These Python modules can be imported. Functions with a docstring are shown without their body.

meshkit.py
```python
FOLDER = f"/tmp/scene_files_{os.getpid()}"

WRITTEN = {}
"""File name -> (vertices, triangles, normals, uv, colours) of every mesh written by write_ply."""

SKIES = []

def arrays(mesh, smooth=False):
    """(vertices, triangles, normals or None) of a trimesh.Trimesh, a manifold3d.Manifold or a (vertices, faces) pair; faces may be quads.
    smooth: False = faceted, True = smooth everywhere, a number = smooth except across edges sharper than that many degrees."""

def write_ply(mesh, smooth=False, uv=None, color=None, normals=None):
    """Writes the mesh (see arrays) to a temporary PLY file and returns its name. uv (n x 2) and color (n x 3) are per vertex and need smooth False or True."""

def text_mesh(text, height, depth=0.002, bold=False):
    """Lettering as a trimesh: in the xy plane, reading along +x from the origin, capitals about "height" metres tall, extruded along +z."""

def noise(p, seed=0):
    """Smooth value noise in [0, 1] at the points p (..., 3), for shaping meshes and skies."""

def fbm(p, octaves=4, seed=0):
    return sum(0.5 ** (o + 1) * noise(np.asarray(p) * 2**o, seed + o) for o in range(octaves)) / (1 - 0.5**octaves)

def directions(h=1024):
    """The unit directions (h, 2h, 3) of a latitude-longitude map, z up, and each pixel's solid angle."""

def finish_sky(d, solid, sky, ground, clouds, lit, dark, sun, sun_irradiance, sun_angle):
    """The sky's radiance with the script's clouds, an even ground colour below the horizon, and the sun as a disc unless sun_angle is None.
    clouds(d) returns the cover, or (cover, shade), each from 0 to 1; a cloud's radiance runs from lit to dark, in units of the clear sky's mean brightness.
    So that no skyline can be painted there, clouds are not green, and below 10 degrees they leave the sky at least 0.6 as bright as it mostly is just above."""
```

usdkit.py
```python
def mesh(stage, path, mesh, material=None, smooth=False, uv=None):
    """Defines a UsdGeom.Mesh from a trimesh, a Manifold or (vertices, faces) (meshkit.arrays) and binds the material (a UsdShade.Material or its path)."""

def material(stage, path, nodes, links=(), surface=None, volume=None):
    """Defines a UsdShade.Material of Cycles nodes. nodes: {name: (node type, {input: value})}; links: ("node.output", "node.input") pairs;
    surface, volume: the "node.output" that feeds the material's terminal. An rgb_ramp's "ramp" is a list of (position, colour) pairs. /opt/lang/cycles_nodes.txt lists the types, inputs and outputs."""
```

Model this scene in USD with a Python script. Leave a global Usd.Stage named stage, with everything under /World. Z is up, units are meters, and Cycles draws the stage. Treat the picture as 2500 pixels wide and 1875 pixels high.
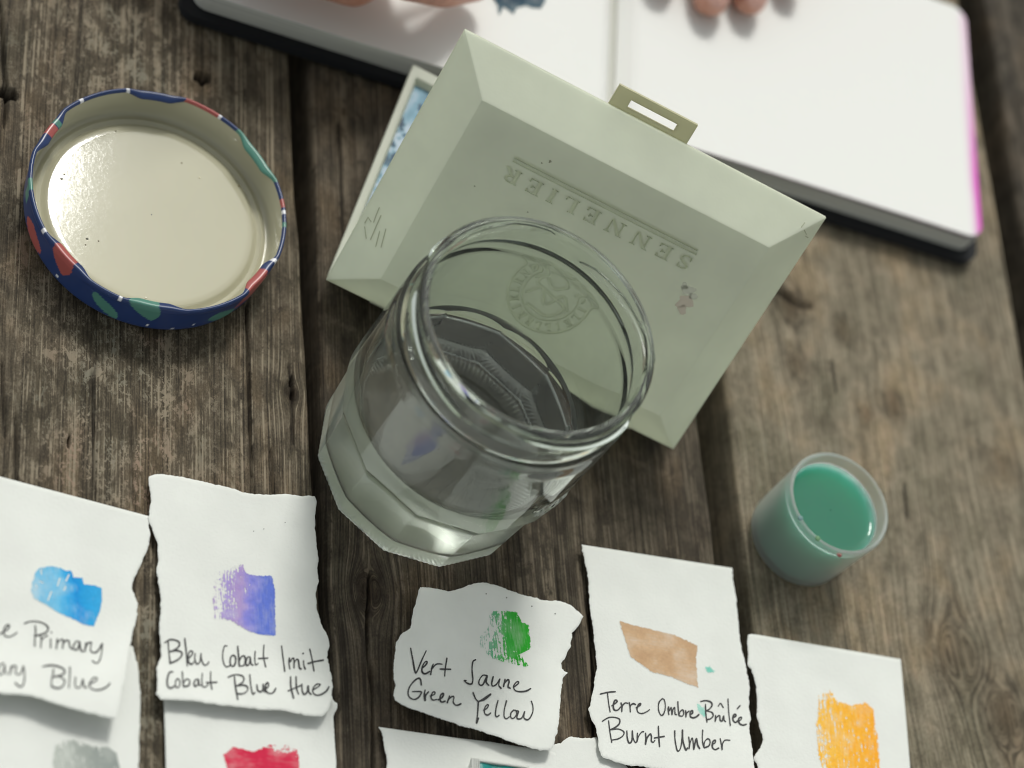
import math, random
import numpy as np, trimesh, manifold3d, usdkit, meshkit
from pxr import Usd, UsdGeom, UsdShade, UsdLux, Sdf, Gf, Vt
from shapely.geometry import Polygon, LineString, Point, box as sbox
from shapely import affinity
from shapely.ops import unary_union
from scipy.spatial import Delaunay
import shapely

rng = np.random.default_rng(7)
stage = Usd.Stage.CreateInMemory()
UsdGeom.SetStageUpAxis(stage, UsdGeom.Tokens.z)
UsdGeom.SetStageMetersPerUnit(stage, 1.0)
UsdGeom.Xform.Define(stage, '/World')
UsdGeom.Scope.Define(stage, '/World/Looks')

# ------------------------------------------------------------------ camera
CAM = np.array([-0.29386840, -0.37890335, 0.607])
R = np.array([[0.9132840458900193, 0.1469367496041647, 0.37989714810527353],
              [-0.06386304172795974, -0.8694781652392574, 0.48982571601889946],
              [0.40228567389854936, -0.47161139912849614, -0.7846967087913982]])   # world <- (right, down, forward)
FPX, PW, PH = 5560.0, 2500, 1875
cam = UsdGeom.Camera.Define(stage, '/World/camera')
M = np.eye(4)
M[0, :3], M[1, :3], M[2, :3], M[3, :3] = R[:, 0], -R[:, 1], -R[:, 2], CAM
cam.AddTransformOp().Set(Gf.Matrix4d(*M.ravel().tolist()))
cam.CreateHorizontalApertureAttr(36.0)
cam.CreateVerticalApertureAttr(27.0)
cam.CreateFocalLengthAttr(FPX / PW * 36.0)
cam.CreateFStopAttr(FPX / PW * 36.0 / 13.0)
cam.CreateFocusDistanceAttr(0.718)
cam.CreateClippingRangeAttr(Gf.Vec2f(0.02, 1000))
cam.CreateExposureAttr(0.64)

# ------------------------------------------------------------------ light: overcast sky, soft sun behind thin cloud
SUN_AZ, SUN_EL = math.radians(8.0), math.radians(54.0)      # azimuth from +y towards +x
SUN_I, SUN_ANGLE, SKY = 0.28, 11.6, 0.075
sd = np.array([math.sin(SUN_AZ) * math.cos(SUN_EL), math.cos(SUN_AZ) * math.cos(SUN_EL), math.sin(SUN_EL)])
sun = UsdLux.DistantLight.Define(stage, '/World/sun')
sun.CreateIntensityAttr(SUN_I); sun.CreateAngleAttr(SUN_ANGLE); sun.CreateNormalizeAttr(True)
sun.CreateColorAttr(Gf.Vec3f(1.0, 0.985, 0.94))
zx = sd; xx = np.cross([0, 0, 1.0], zx); xx /= np.linalg.norm(xx); yx = np.cross(zx, xx)
Ms = np.eye(4); Ms[0, :3], Ms[1, :3], Ms[2, :3] = xx, yx, zx
sun.AddTransformOp().Set(Gf.Matrix4d(*Ms.ravel().tolist()))
dome = UsdLux.DomeLight.Define(stage, '/World/sky')
dome.CreateIntensityAttr(1.0)
skym = usdkit.material(stage, '/World/Looks/sky_look', {
    'sky': ('sky_texture', {'sky_type': 'single_scattering', 'sun_disc': False, 'sun_elevation': SUN_EL, 'sun_rotation': SUN_AZ,
                            'air_density': 1.0, 'aerosol_density': 3.0, 'ozone_density': 1.0}),
    'grey': ('hsv', {'saturation': 0.16, 'value': 1.0}),
    'tint': ('mix', {'mix_type': 'multiply', 'fac': 1.0, 'color2': (0.975, 1.0, 0.955)}),
    'co': ('texture_coordinate', {}),
    'no': ('noise_texture', {'scale': 2.2, 'detail': 4.0}),
    'cl': ('rgb_ramp', {'ramp': [(0.3, (0.72, 0.73, 0.74)), (0.7, (1.25, 1.24, 1.22))]}),
    'mu': ('mix', {'mix_type': 'multiply', 'fac': 1.0}),
    'bg': ('background_shader', {'strength': SKY})},
    [('sky.color', 'grey.color'), ('grey.color', 'tint.color1'), ('co.generated', 'no.vector'), ('no.fac', 'cl.fac'),
     ('tint.color', 'mu.color1'), ('cl.color', 'mu.color2'), ('mu.color', 'bg.color')], surface='bg.background')
UsdShade.MaterialBindingAPI.Apply(dome.GetPrim()).Bind(skym)
dome.GetPrim().SetCustomDataByKey('kind', 'structure')


# ------------------------------------------------------------------ helpers
def at(p, z=0.0):
    """The point(s) of the height z that the photograph shows at pixel p (2500 x 1875)."""
    p = np.atleast_2d(np.asarray(p, float))
    d = np.c_[(p - [PW / 2, PH / 2]) / FPX, np.ones(len(p))] @ R.T
    s = (np.asarray(z, float) - CAM[2]) / d[:, 2]
    return CAM + d * s[:, None]


def on_plane(p, o, n):
    p = np.atleast_2d(np.asarray(p, float))
    d = np.c_[(p - [PW / 2, PH / 2]) / FPX, np.ones(len(p))] @ R.T
    return CAM + d * (((o - CAM) @ n) / (d @ n))[:, None]


def zoomed(s, ox, oy, sc):
    """Points measured in an enlarged crop of the photograph."""
    return np.array([[float(a) for a in q.split(',')] for q in s.split()]) / sc + [ox, oy]


def lin(r, g, b):
    c = np.array([r, g, b]) / 255.0
    return np.where(c <= 0.04045, c / 12.92, ((c + 0.055) / 1.055) ** 2.4)


USED, LOC = {}, {}


def name_of(parent, name):
    k = (parent, name); USED[k] = USED.get(k, -1) + 1
    return f'{parent}/{name}' if USED[k] == 0 else f'{parent}/{name}_{USED[k]:03d}'


def tag(p, label=None, cat=None, group=None, kind=None):
    p = p.GetPrim() if hasattr(p, 'GetPrim') else p
    for k, v in (('label', label), ('category', cat), ('group', group), ('kind', kind)):
        if v: p.SetCustomDataByKey(k, v)
    return p


def thing(name, label, cat, loc=(0, 0, 0), group=None):
    path = name_of('/World', name)
    x = UsdGeom.Xform.Define(stage, path); x.AddTranslateOp().Set(Gf.Vec3d(*map(float, loc)))
    LOC[path] = np.array(loc, float)
    tag(x, label, cat, group)
    return path


def arr(m):
    if hasattr(m, 'to_mesh'):
        q = m.to_mesh(); return np.array(q.vert_properties[:, :3]), np.array(q.tri_verts)
    if isinstance(m, (tuple, list)): return np.asarray(m[0], float), np.asarray(m[1], int)
    return np.array(m.vertices), np.array(m.faces)


def obj(name, mesh, mat, parent='/World', smooth=False, prim=None, label=None, cat=None, kind=None):
    """One Mesh prim; mesh is given in world coordinates. prim: {primvar: per-vertex colours}."""
    path = name_of(parent, name)
    loc = LOC.get(parent, np.zeros(3)); LOC[path] = loc
    v, f = arr(mesh)
    m = usdkit.mesh(stage, path, (v - loc, f), mat, smooth=smooth)
    for k, c in (prim or {}).items():
        UsdGeom.PrimvarsAPI(m).CreatePrimvar(k, Sdf.ValueTypeNames.Color3fArray, 'vertex').Set(Vt.Vec3fArray.FromNumpy(np.asarray(c, np.float32)))
    tag(m, label, cat, None, kind)
    return path


def mat(name, nodes, links=(), surface='p.BSDF', volume=None):
    return usdkit.material(stage, '/World/Looks/' + name, nodes, links, surface=surface, volume=volume)


def grid_faces(nr, nc, wrap=False):
    i, j = np.meshgrid(np.arange(nr - 1), np.arange(nc if wrap else nc - 1), indexing='ij')
    a, b = i * nc + j, i * nc + (j + 1) % nc
    c, d = (i + 1) * nc + (j + 1) % nc, (i + 1) * nc + j
    a, b, c, d = [q.ravel() for q in (a, b, c, d)]
    return np.vstack([np.c_[a, b, c], np.c_[a, c, d]])


def revolve(prof, n, centre, rfun=None):
    """prof: (r, z) list in metres from which a grid of n angles; rfun(r, z, theta, index) -> (r, z)."""
    th = np.arange(n) * 2 * np.pi / n
    P = np.asarray(prof, float)
    r = np.repeat(P[:, :1], n, 1); z = np.repeat(P[:, 1:2], n, 1); T = np.repeat(th[None], len(P), 0)
    if rfun is not None: r, z = rfun(r, z, T)
    v = np.stack([centre[0] + r * np.cos(T), centre[1] + r * np.sin(T), centre[2] + z], -1)
    return v.reshape(-1, 3), grid_faces(len(P), n, True)


def smoothstep(a, b, x):
    t = np.clip((x - a) / (b - a), 0, 1); return t * t * (3 - 2 * t)


def nz(x, y, s=0, o=3):
    return meshkit.fbm(np.stack([x, y, np.zeros_like(x) + 0.37], -1), o, s)


def seg_dist(P, line):
    """Distance of the points P (n, 2) to a polyline."""
    d = np.full(len(P), 1e9)
    for a, b in zip(line[:-1], line[1:]):
        ab = b - a; t = np.clip(((P - a) @ ab) / (ab @ ab + 1e-12), 0, 1)
        d = np.minimum(d, np.linalg.norm(P - a - t[:, None] * ab, axis=1))
    return d


def spline(p, n=6):
    p = np.asarray(p, float)
    if len(p) < 3: return p
    q = np.vstack([2 * p[0] - p[1], p, 2 * p[-1] - p[-2]]); out = []
    for i in range(1, len(q) - 2):
        for t in np.linspace(0, 1, n, endpoint=False):
            a, b, c, d = q[i - 1], q[i], q[i + 1], q[i + 2]
            out.append(0.5 * (2 * b + (c - a) * t + (2 * a - 5 * b + 4 * c - d) * t * t + (3 * b - a - 3 * c + d) * t ** 3))
    return np.array(out + [p[-1]])


def hull(*spheres):
    return manifold3d.Manifold.batch_hull([manifold3d.Manifold.sphere(r, 20).translate(tuple(map(float, c))) for c, r in spheres])


def to_manifold(poly, h, z0=0.0):
    polys = [poly] if poly.geom_type == 'Polygon' else list(poly.geoms)
    loops = []
    for g in polys:
        g = shapely.geometry.polygon.orient(g)
        loops.append(np.array(g.exterior.coords)[:-1]); loops += [np.array(i.coords)[:-1] for i in g.interiors]
    return manifold3d.CrossSection(loops, manifold3d.FillRule.EvenOdd).extrude(h).translate((0, 0, z0))


def framed(m, o, e1, e2, n):
    v, f = arr(m)
    return o + v[:, :1] * e1 + v[:, 1:2] * e2 + v[:, 2:3] * n, f


# ------------------------------------------------------------------ materials
def wood(name, dark, mid, light, lichen=1.0, seed=0.0, fibre=0.6, speck=0.2):
    d_, m_, l_ = map(np.array, (dark, mid, light))
    n, L = {}, []

    def noise(k, src, sc, detail=3.0, rough=0.6, dist=0.0, off=0.0):
        n['m' + k] = ('mapping', {'scale': sc, 'location': (seed + off, seed, 0)}); n['n' + k] = ('noise_texture', {'scale': 1.0, 'detail': detail, 'roughness': rough, 'distortion': dist})
        L.extend([(src, f'm{k}.vector'), (f'm{k}.vector', f'n{k}.vector')])

    def ramp(k, src, stops):
        n[k] = ('rgb_ramp', {'ramp': stops}); L.append((src, k + '.fac'))

    def mul(k, a_, b_, kind='multiply'):
        n[k] = ('math', {'math_type': kind, **({'value2': b_} if not isinstance(b_, str) else {})}); L.append((a_, k + '.value1'))
        if isinstance(b_, str): L.append((b_, k + '.value2'))

    n['g'] = ('attribute', {'attribute': 'grain'}); n['k'] = ('attribute', {'attribute': 'marks'}); n['ks'] = ('separate_color', {'color_type': 'rgb'}); n['geo'] = ('geometry', {})
    L.append(('k.color', 'ks.color'))
    noise('a', 'g.vector', (2300.0, 75.0, 3.0)); noise('b', 'g.vector', (420.0, 11.0, 3.0), 4.0, 0.62); noise('f', 'g.vector', (1350.0, 4.2, 3.0), 1.5, 0.5, 0.0, 7.0)
    noise('c', 'geo.position', (38.0, 22.0, 10.0)); noise('d', 'geo.position', (900.0, 560.0, 500.0), 5.0, 0.7, 0.5); noise('e', 'geo.position', (170.0, 95.0, 90.0), 4.0, 0.7, 0.4, 3.0)
    noise('h', 'geo.position', (2100.0, 1300.0, 1300.0), 2.0)
    n['v1'] = ('mix_float', {'fac': 0.5}); n['v2'] = ('mix_float', {'fac': 0.30}); n['v3'] = ('mix_float', {'fac': speck})
    L += [('na.fac', 'v1.a'), ('nb.fac', 'v1.b'), ('v1.result', 'v2.a'), ('ne.fac', 'v2.b'), ('v2.result', 'v3.a'), ('nh.fac', 'v3.b')]
    ramp('rp', 'v3.result', [(0.36, dark), (0.45, tuple(0.5 * d_ + 0.5 * m_)), (0.51, mid), (0.64, light)])
    ramp('hue', 'nc.fac', [(0.34, (0.78, 0.80, 0.76)), (0.5, (1, 1, 1)), (0.66, (1.30, 1.20, 1.06))])
    n['xh'] = ('mix', {'mix_type': 'multiply', 'fac': 1.0}); L += [('rp.color', 'xh.color1'), ('hue.color', 'xh.color2')]
    # pale raised fibres and dark seams between them
    ramp('fr', 'nf.fac', [(0.565, (0, 0, 0)), (0.60, (1, 1, 1))]); ramp('fm', 'ne.fac', [(0.42, (0, 0, 0)), (0.54, (1, 1, 1))]); mul('f1', 'fr.color', 'fm.color'); mul('f2', 'f1.value', fibre)
    n['xf'] = ('mix', {'color2': tuple(l_ * 1.35)}); L += [('f2.value', 'xf.fac'), ('xh.color', 'xf.color1')]
    ramp('sr', 'nf.fac', [(0.36, (1, 1, 1)), (0.42, (0, 0, 0))]); mul('s1', 'sr.color', 0.62)
    n['ms'] = ('mix', {'color2': tuple(d_ * 0.6)}); L += [('s1.value', 'ms.fac'), ('xf.color', 'ms.color1')]
    # lichen flakes
    ramp('lr', 'nd.fac', [(0.52, (0, 0, 0)), (0.555, (1, 1, 1))]); ramp('l2', 'ne.fac', [(0.43, (0, 0, 0)), (0.55, (1, 1, 1))]); ramp('lb', 'ne.fac', [(0.605, (0, 0, 0)), (0.625, (1, 1, 1))])
    mul('la', 'lr.color', 'l2.color'); mul('lc_', 'la.value', 'lb.color', 'maximum'); mul('ld', 'lc_.value', 'ks.g'); mul('le', 'ld.value', lichen * 0.85)
    ramp('lc', 'nc.fac', [(0.38, (0.22, 0.205, 0.155)), (0.5, (0.30, 0.25, 0.18)), (0.62, (0.31, 0.22, 0.16))])
    n['ml'] = ('mix', {}); L += [('le.value', 'ml.fac'), ('ms.color', 'ml.color1'), ('lc.color', 'ml.color2')]
    n['mn'] = ('mix', {'mix_type': 'multiply', 'color2': (0.42, 0.34, 0.27)}); n['mk'] = ('mix', {'color2': (0.012, 0.009, 0.006)})
    L += [('ks.b', 'mn.fac'), ('ml.color', 'mn.color1'), ('ks.r', 'mk.fac'), ('mn.color', 'mk.color1'), ('mk.color', 'p.base_color')]
    n['h1'] = ('mix_float', {'fac': 0.4}); n['h2'] = ('mix_float', {'fac': 0.35}); n['b'] = ('bump', {'strength': 0.8, 'distance': 0.0011}); n['p'] = ('principled_bsdf', {'roughness': 0.8, 'specular_ior_level': 0.25})
    L += [('na.fac', 'h1.a'), ('nd.fac', 'h1.b'), ('h1.result', 'h2.a'), ('nf.fac', 'h2.b'), ('h2.result', 'b.height'), ('b.normal', 'p.normal')]
    return mat(name, n, L)


WOODS = [wood('wood_left', (0.029, 0.023, 0.016), (0.102, 0.082, 0.056), (0.205, 0.172, 0.122), 1.0, 0.0, 0.95, 0.2),
         wood('wood_middle', (0.025, 0.019, 0.013), (0.075, 0.060, 0.042), (0.16, 0.131, 0.093), 0.3, 5.0, 0.55, 0.15),
         wood('wood_right', (0.078, 0.065, 0.045), (0.205, 0.174, 0.122), (0.37, 0.32, 0.23), 0.6, 9.0, 0.3, 0.3),
         wood('wood_far', (0.02, 0.016, 0.012), (0.06, 0.05, 0.037), (0.13, 0.11, 0.085), 0.4, 13.0)]


def bumpy(name, color, rough, scale, strength, dist, spec=0.5, extra=None, var=0.06):
    c = np.array(color)
    return mat(name, {'geo': ('geometry', {}), 'n': ('noise_texture', {'scale': scale, 'detail': 4.0, 'roughness': 0.6}),
                      'n2': ('noise_texture', {'scale': scale * 0.06, 'detail': 3.0}),
                      'r': ('rgb_ramp', {'ramp': [(0.35, tuple(c * (1 - var))), (0.65, tuple(np.minimum(c * (1 + var), 0.95)))]}),
                      'b': ('bump', {'strength': strength, 'distance': dist}),
                      'p': ('principled_bsdf', {'roughness': rough, 'specular_ior_level': spec, **(extra or {})})},
               [('geo.position', 'n.vector'), ('geo.position', 'n2.vector'), ('n.fac', 'b.height'), ('b.normal', 'p.normal'), ('n2.fac', 'r.fac'), ('r.color', 'p.base_color')])


def tinted(name, rough, spec=0.4, bump=0.0, scale=1500.0, extra=None):
    nodes = {'a': ('attribute', {'attribute': 'tint'}), 'p': ('principled_bsdf', {'roughness': rough, 'specular_ior_level': spec, **(extra or {})})}
    links = [('a.color', 'p.base_color')]
    if bump:
        nodes.update({'geo': ('geometry', {}), 'n': ('noise_texture', {'scale': scale, 'detail': 4.0}), 'b': ('bump', {'strength': bump, 'distance': 0.0004})})
        links += [('geo.position', 'n.vector'), ('n.fac', 'b.height'), ('b.normal', 'p.normal')]
    return mat(name, nodes, links)


PAPER = bumpy('watercolour_paper', (0.755, 0.77, 0.73), 0.85, 1100.0, 0.24, 0.0005, 0.2, var=0.025)
PAINT = tinted('watercolour', 0.7, 0.25, 0.35, 900.0)
INK = mat('ink', {'p': ('principled_bsdf', {'base_color': (0.042, 0.042, 0.043), 'roughness': 0.6, 'specular_ior_level': 0.3})})
PAGE = tinted('page', 0.8, 0.2, 0.2, 700.0)
BLOCK = mat('page_edges', {'geo': ('geometry', {}), 'm': ('mapping', {'scale': (6.0, 6.0, 2600.0)}), 'n': ('noise_texture', {'scale': 1.0, 'detail': 2.0}),
                           'r': ('rgb_ramp', {'ramp': [(0.35, (0.30, 0.30, 0.28)), (0.65, (0.56, 0.56, 0.51))]}), 'b': ('bump', {'strength': 0.5, 'distance': 0.0004}),
                           'p': ('principled_bsdf', {'roughness': 0.85})},
            [('geo.position', 'm.vector'), ('m.vector', 'n.vector'), ('n.fac', 'r.fac'), ('n.fac', 'b.height'), ('b.normal', 'p.normal'), ('r.color', 'p.base_color')])
COVER = bumpy('black_cover', (0.010, 0.011, 0.013), 0.6, 900.0, 0.3, 0.0004, 0.22)
GLASS = mat('clear_glass', {'geo': ('geometry', {}), 'xyz': ('separate_xyz', {}), 'foot': ('map_range', {'from_min': 0.0020, 'from_max': 0.0014, 'to_min': 0.0, 'to_max': 0.36, 'clamp': True}),
                            'n': ('noise_texture', {'scale': 55.0, 'detail': 5.0, 'roughness': 0.65}), 'film': ('map_range', {'from_min': 0.35, 'from_max': 0.75, 'to_min': 0.008, 'to_max': 0.055, 'clamp': True}),
                            'g': ('glass_bsdf', {'IOR': 1.5, 'color': (0.965, 0.985, 0.965)}), 'd': ('diffuse_bsdf', {'color': (0.55, 0.57, 0.52)}), 'm': ('mix_closure', {})},
            [('geo.position', 'xyz.vector'), ('xyz.z', 'foot.value'), ('foot.result', 'g.roughness'), ('geo.position', 'n.vector'), ('n.fac', 'film.value'), ('film.result', 'm.fac'), ('g.BSDF', 'm.closure1'), ('d.BSDF', 'm.closure2')], surface='m.closure')
WATER_TOP = mat('water', {'g': ('glass_bsdf', {'IOR': 1.333, 'roughness': 0.0, 'color': (0.99, 0.99, 0.985)})}, surface='g.BSDF')
WATER_WALL = mat('water_against_glass', {'g': ('glass_bsdf', {'IOR': 1.125, 'roughness': 0.0, 'color': (0.985, 0.99, 0.98)})}, surface='g.BSDF')
LID_PRINT = tinted('printed_tin', 0.28, 0.5)
LID_CREAM = bumpy('cream_lacquer', (0.45, 0.43, 0.315), 0.075, 300.0, 0.05, 0.0003, 0.45, None, 0.03)


def plastic(name, color, trans, rough=0.4):
    """Thin milky plastic: diffuse and translucent under a soft gloss."""
    return mat(name, {'geo': ('geometry', {}), 'n': ('noise_texture', {'scale': 60.0, 'detail': 4.0}), 'n2': ('noise_texture', {'scale': 1100.0, 'detail': 2.0}),
                      'r': ('rgb_ramp', {'ramp': [(0.35, tuple(np.array(color) * 0.97)), (0.65, tuple(np.minimum(np.array(color) * 1.025, 0.95)))]}),
                      'bv': ('bevel', {'samples': 6, 'radius': 0.0013}), 'bp': ('bump', {'strength': 0.12, 'distance': 0.0003}),
                      'p': ('principled_bsdf', {'roughness': rough, 'specular_ior_level': 0.35}), 't': ('translucent_bsdf', {}), 'm': ('mix_closure', {'fac': trans})},
               [('geo.position', 'n.vector'), ('geo.position', 'n2.vector'), ('bv.bevel', 'bp.normal'), ('n2.fac', 'bp.height'), ('bp.normal', 'p.normal'), ('n.fac', 'r.fac'), ('r.color', 'p.base_color'), ('r.color', 't.color'), ('p.BSDF', 'm.closure1'), ('t.BSDF', 'm.closure2')], surface='m.closure')


PALETTE = plastic('sage_plastic', (0.81, 0.84, 0.725), 0.46)
TRAY = plastic('milky_plastic', (0.66, 0.68, 0.58), 0.3)
TAB = plastic('latch_plastic', (0.72, 0.71, 0.50), 0.4)
DRIED = tinted('dried_paint', 0.5, 0.4)
STAIN = tinted('paint_stain', 0.55, 0.3)
CUP = mat('frosted_plastic', {'p': ('principled_bsdf', {'base_color': (0.94, 0.99, 0.97), 'roughness': 0.30, 'transmission_weight': 0.89, 'ior': 1.17, 'specular_ior_level': 0.5})})
GREEN_WATER = mat('green_rinse_water', {'p': ('principled_bsdf', {'base_color': (0.050, 0.190, 0.126), 'roughness': 0.03, 'ior': 1.333, 'specular_ior_level': 0.5, 'subsurface_weight': 0.85, 'subsurface_scale': 0.0045, 'subsurface_radius': (0.35, 1.0, 0.75)})})
SKIN = mat('skin', {'geo': ('geometry', {}), 'n': ('noise_texture', {'scale': 160.0, 'detail': 4.0}), 'n2': ('noise_texture', {'scale': 1400.0, 'detail': 2.0}),
                    'r': ('rgb_ramp', {'ramp': [(0.35, (0.43, 0.20, 0.14)), (0.65, (0.55, 0.29, 0.215))]}), 'b': ('bump', {'strength': 0.25, 'distance': 0.0004}),
                    'p': ('principled_bsdf', {'roughness': 0.5, 'subsurface_weight': 0.12, 'subsurface_scale': 0.004, 'subsurface_radius': (1.0, 0.35, 0.2)})},
           [('geo.position', 'n.vector'), ('geo.position', 'n2.vector'), ('n.fac', 'r.fac'), ('r.color', 'p.base_color'), ('n2.fac', 'b.height'), ('b.normal', 'p.normal')])
NAIL = mat('fingernail', {'p': ('principled_bsdf', {'base_color': (0.62, 0.36, 0.30), 'roughness': 0.25})})
GROUND = bumpy('soil', (0.20, 0.18, 0.135), 0.95, 30.0, 0.8, 0.02, 0.1, var=0.4)
PAN_WHITE = plastic('white_pan_plastic', (0.78, 0.79, 0.75), 0.2)
PAN_PAINT = bumpy('teal_pan_paint', (0.0, 0.22, 0.195), 0.35, 500.0, 0.5, 0.0006, 0.5)
BRISTLE = mat('brush_wood', {'p': ('principled_bsdf', {'base_color': (0.02, 0.02, 0.025), 'roughness': 0.25})})

# ------------------------------------------------------------------ ground and table
gx, gy = np.meshgrid(np.linspace(-1, 1, 60), np.linspace(-1, 1, 60))
G = np.stack([np.sign(gx) * np.abs(gx) ** 3 * 40, np.sign(gy) * np.abs(gy) ** 3 * 40], -1).reshape(-1, 2)
gz = -0.74 + 0.04 * nz(G[:, 0] * 2, G[:, 1] * 2, 3)
obj('ground', (np.c_[G, gz], grid_faces(60, 60)), GROUND, smooth=True, kind='structure')

table = thing('picnic_table', 'weathered grey brown wooden table of wide planks with open gaps under everything', 'table', (0.05, 0.05, -0.74))

KNOTS = [  # plank, pixel, radius (m), strength
    (2, (2346, 1597), 0.0105, 0.6), (2, (2185, 985), 0.0042, 0.8), (2, (1948, 885), 0.0045, 0.7), (2, (2064, 800), 0.004, 0.7),
    (2, (2118, 1002), 0.003, 0.6), (2, (1930, 735), 0.006, 0.9), (2, (2440, 1130), 0.006, 0.5), (2, (2460, 1745), 0.009, 0.8),
    (0, (716, 955), 0.0022, 1.0), (0, (250, 300), 0.006, 0.3), (1, (905, 1440), 0.005, 0.9), (1, (1480, 1450), 0.004, 0.4)]
HOLES = [  # plank, pixel, radii (m) across and along
    (0, (497, 187), 0.0030, 0.0021), (0, (22, 226), 0.0034, 0.0020), (0, (716, 958), 0.0007, 0.0014), (0, (716, 928), 0.0006, 0.0016),
    (0, (170, 1075), 0.0004, 0.0012)]
CRACKS = [  # plank, pixels, half width (m), depth (m)
    (0, [(604, 745), (608, 860), (611, 980), (617, 1110), (622, 1240)], 0.00032, 0.004),
    (0, [(4, 0), (10, 120), (16, 215), (14, 300)], 0.0004, 0.004), (0, [(664, 1090), (670, 1190), (672, 1290)], 0.00025, 0.003),
    (0, [(710, 890), (716, 940), (718, 1010), (722, 1080)], 0.0004, 0.002), (0, [(40, 1020), (42, 1180)], 0.0004, 0.002), (0, [(8, 880), (14, 1060)], 0.0004, 0.002),
    (0, [(322, 1000), (326, 1220)], 0.0003, 0.0015), (0, [(228, 900), (232, 1120), (236, 1240)], 0.0003, 0.0015),
    (1, [(905, 1400), (900, 1560), (912, 1700), (915, 1880)], 0.0004, 0.003), (1, [(1060, 1420), (1075, 1540)], 0.0003, 0.002), (1, [(1445, 1500), (1452, 1660), (1455, 1800)], 0.0004, 0.002),
    (1, [(830, 300), (838, 480), (846, 640)], 0.0004, 0.0015), (1, [(1360, 1330), (1370, 1480)], 0.0003, 0.0015),
    (2, [(1905, 705), (1945, 735), (1985, 742)], 0.0012, 0.003), (2, [(2212, 1180), (2218, 1260)], 0.0005, 0.0008), (2, [(2035, 880), (2045, 950)], 0.0006, 0.0008)]


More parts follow.
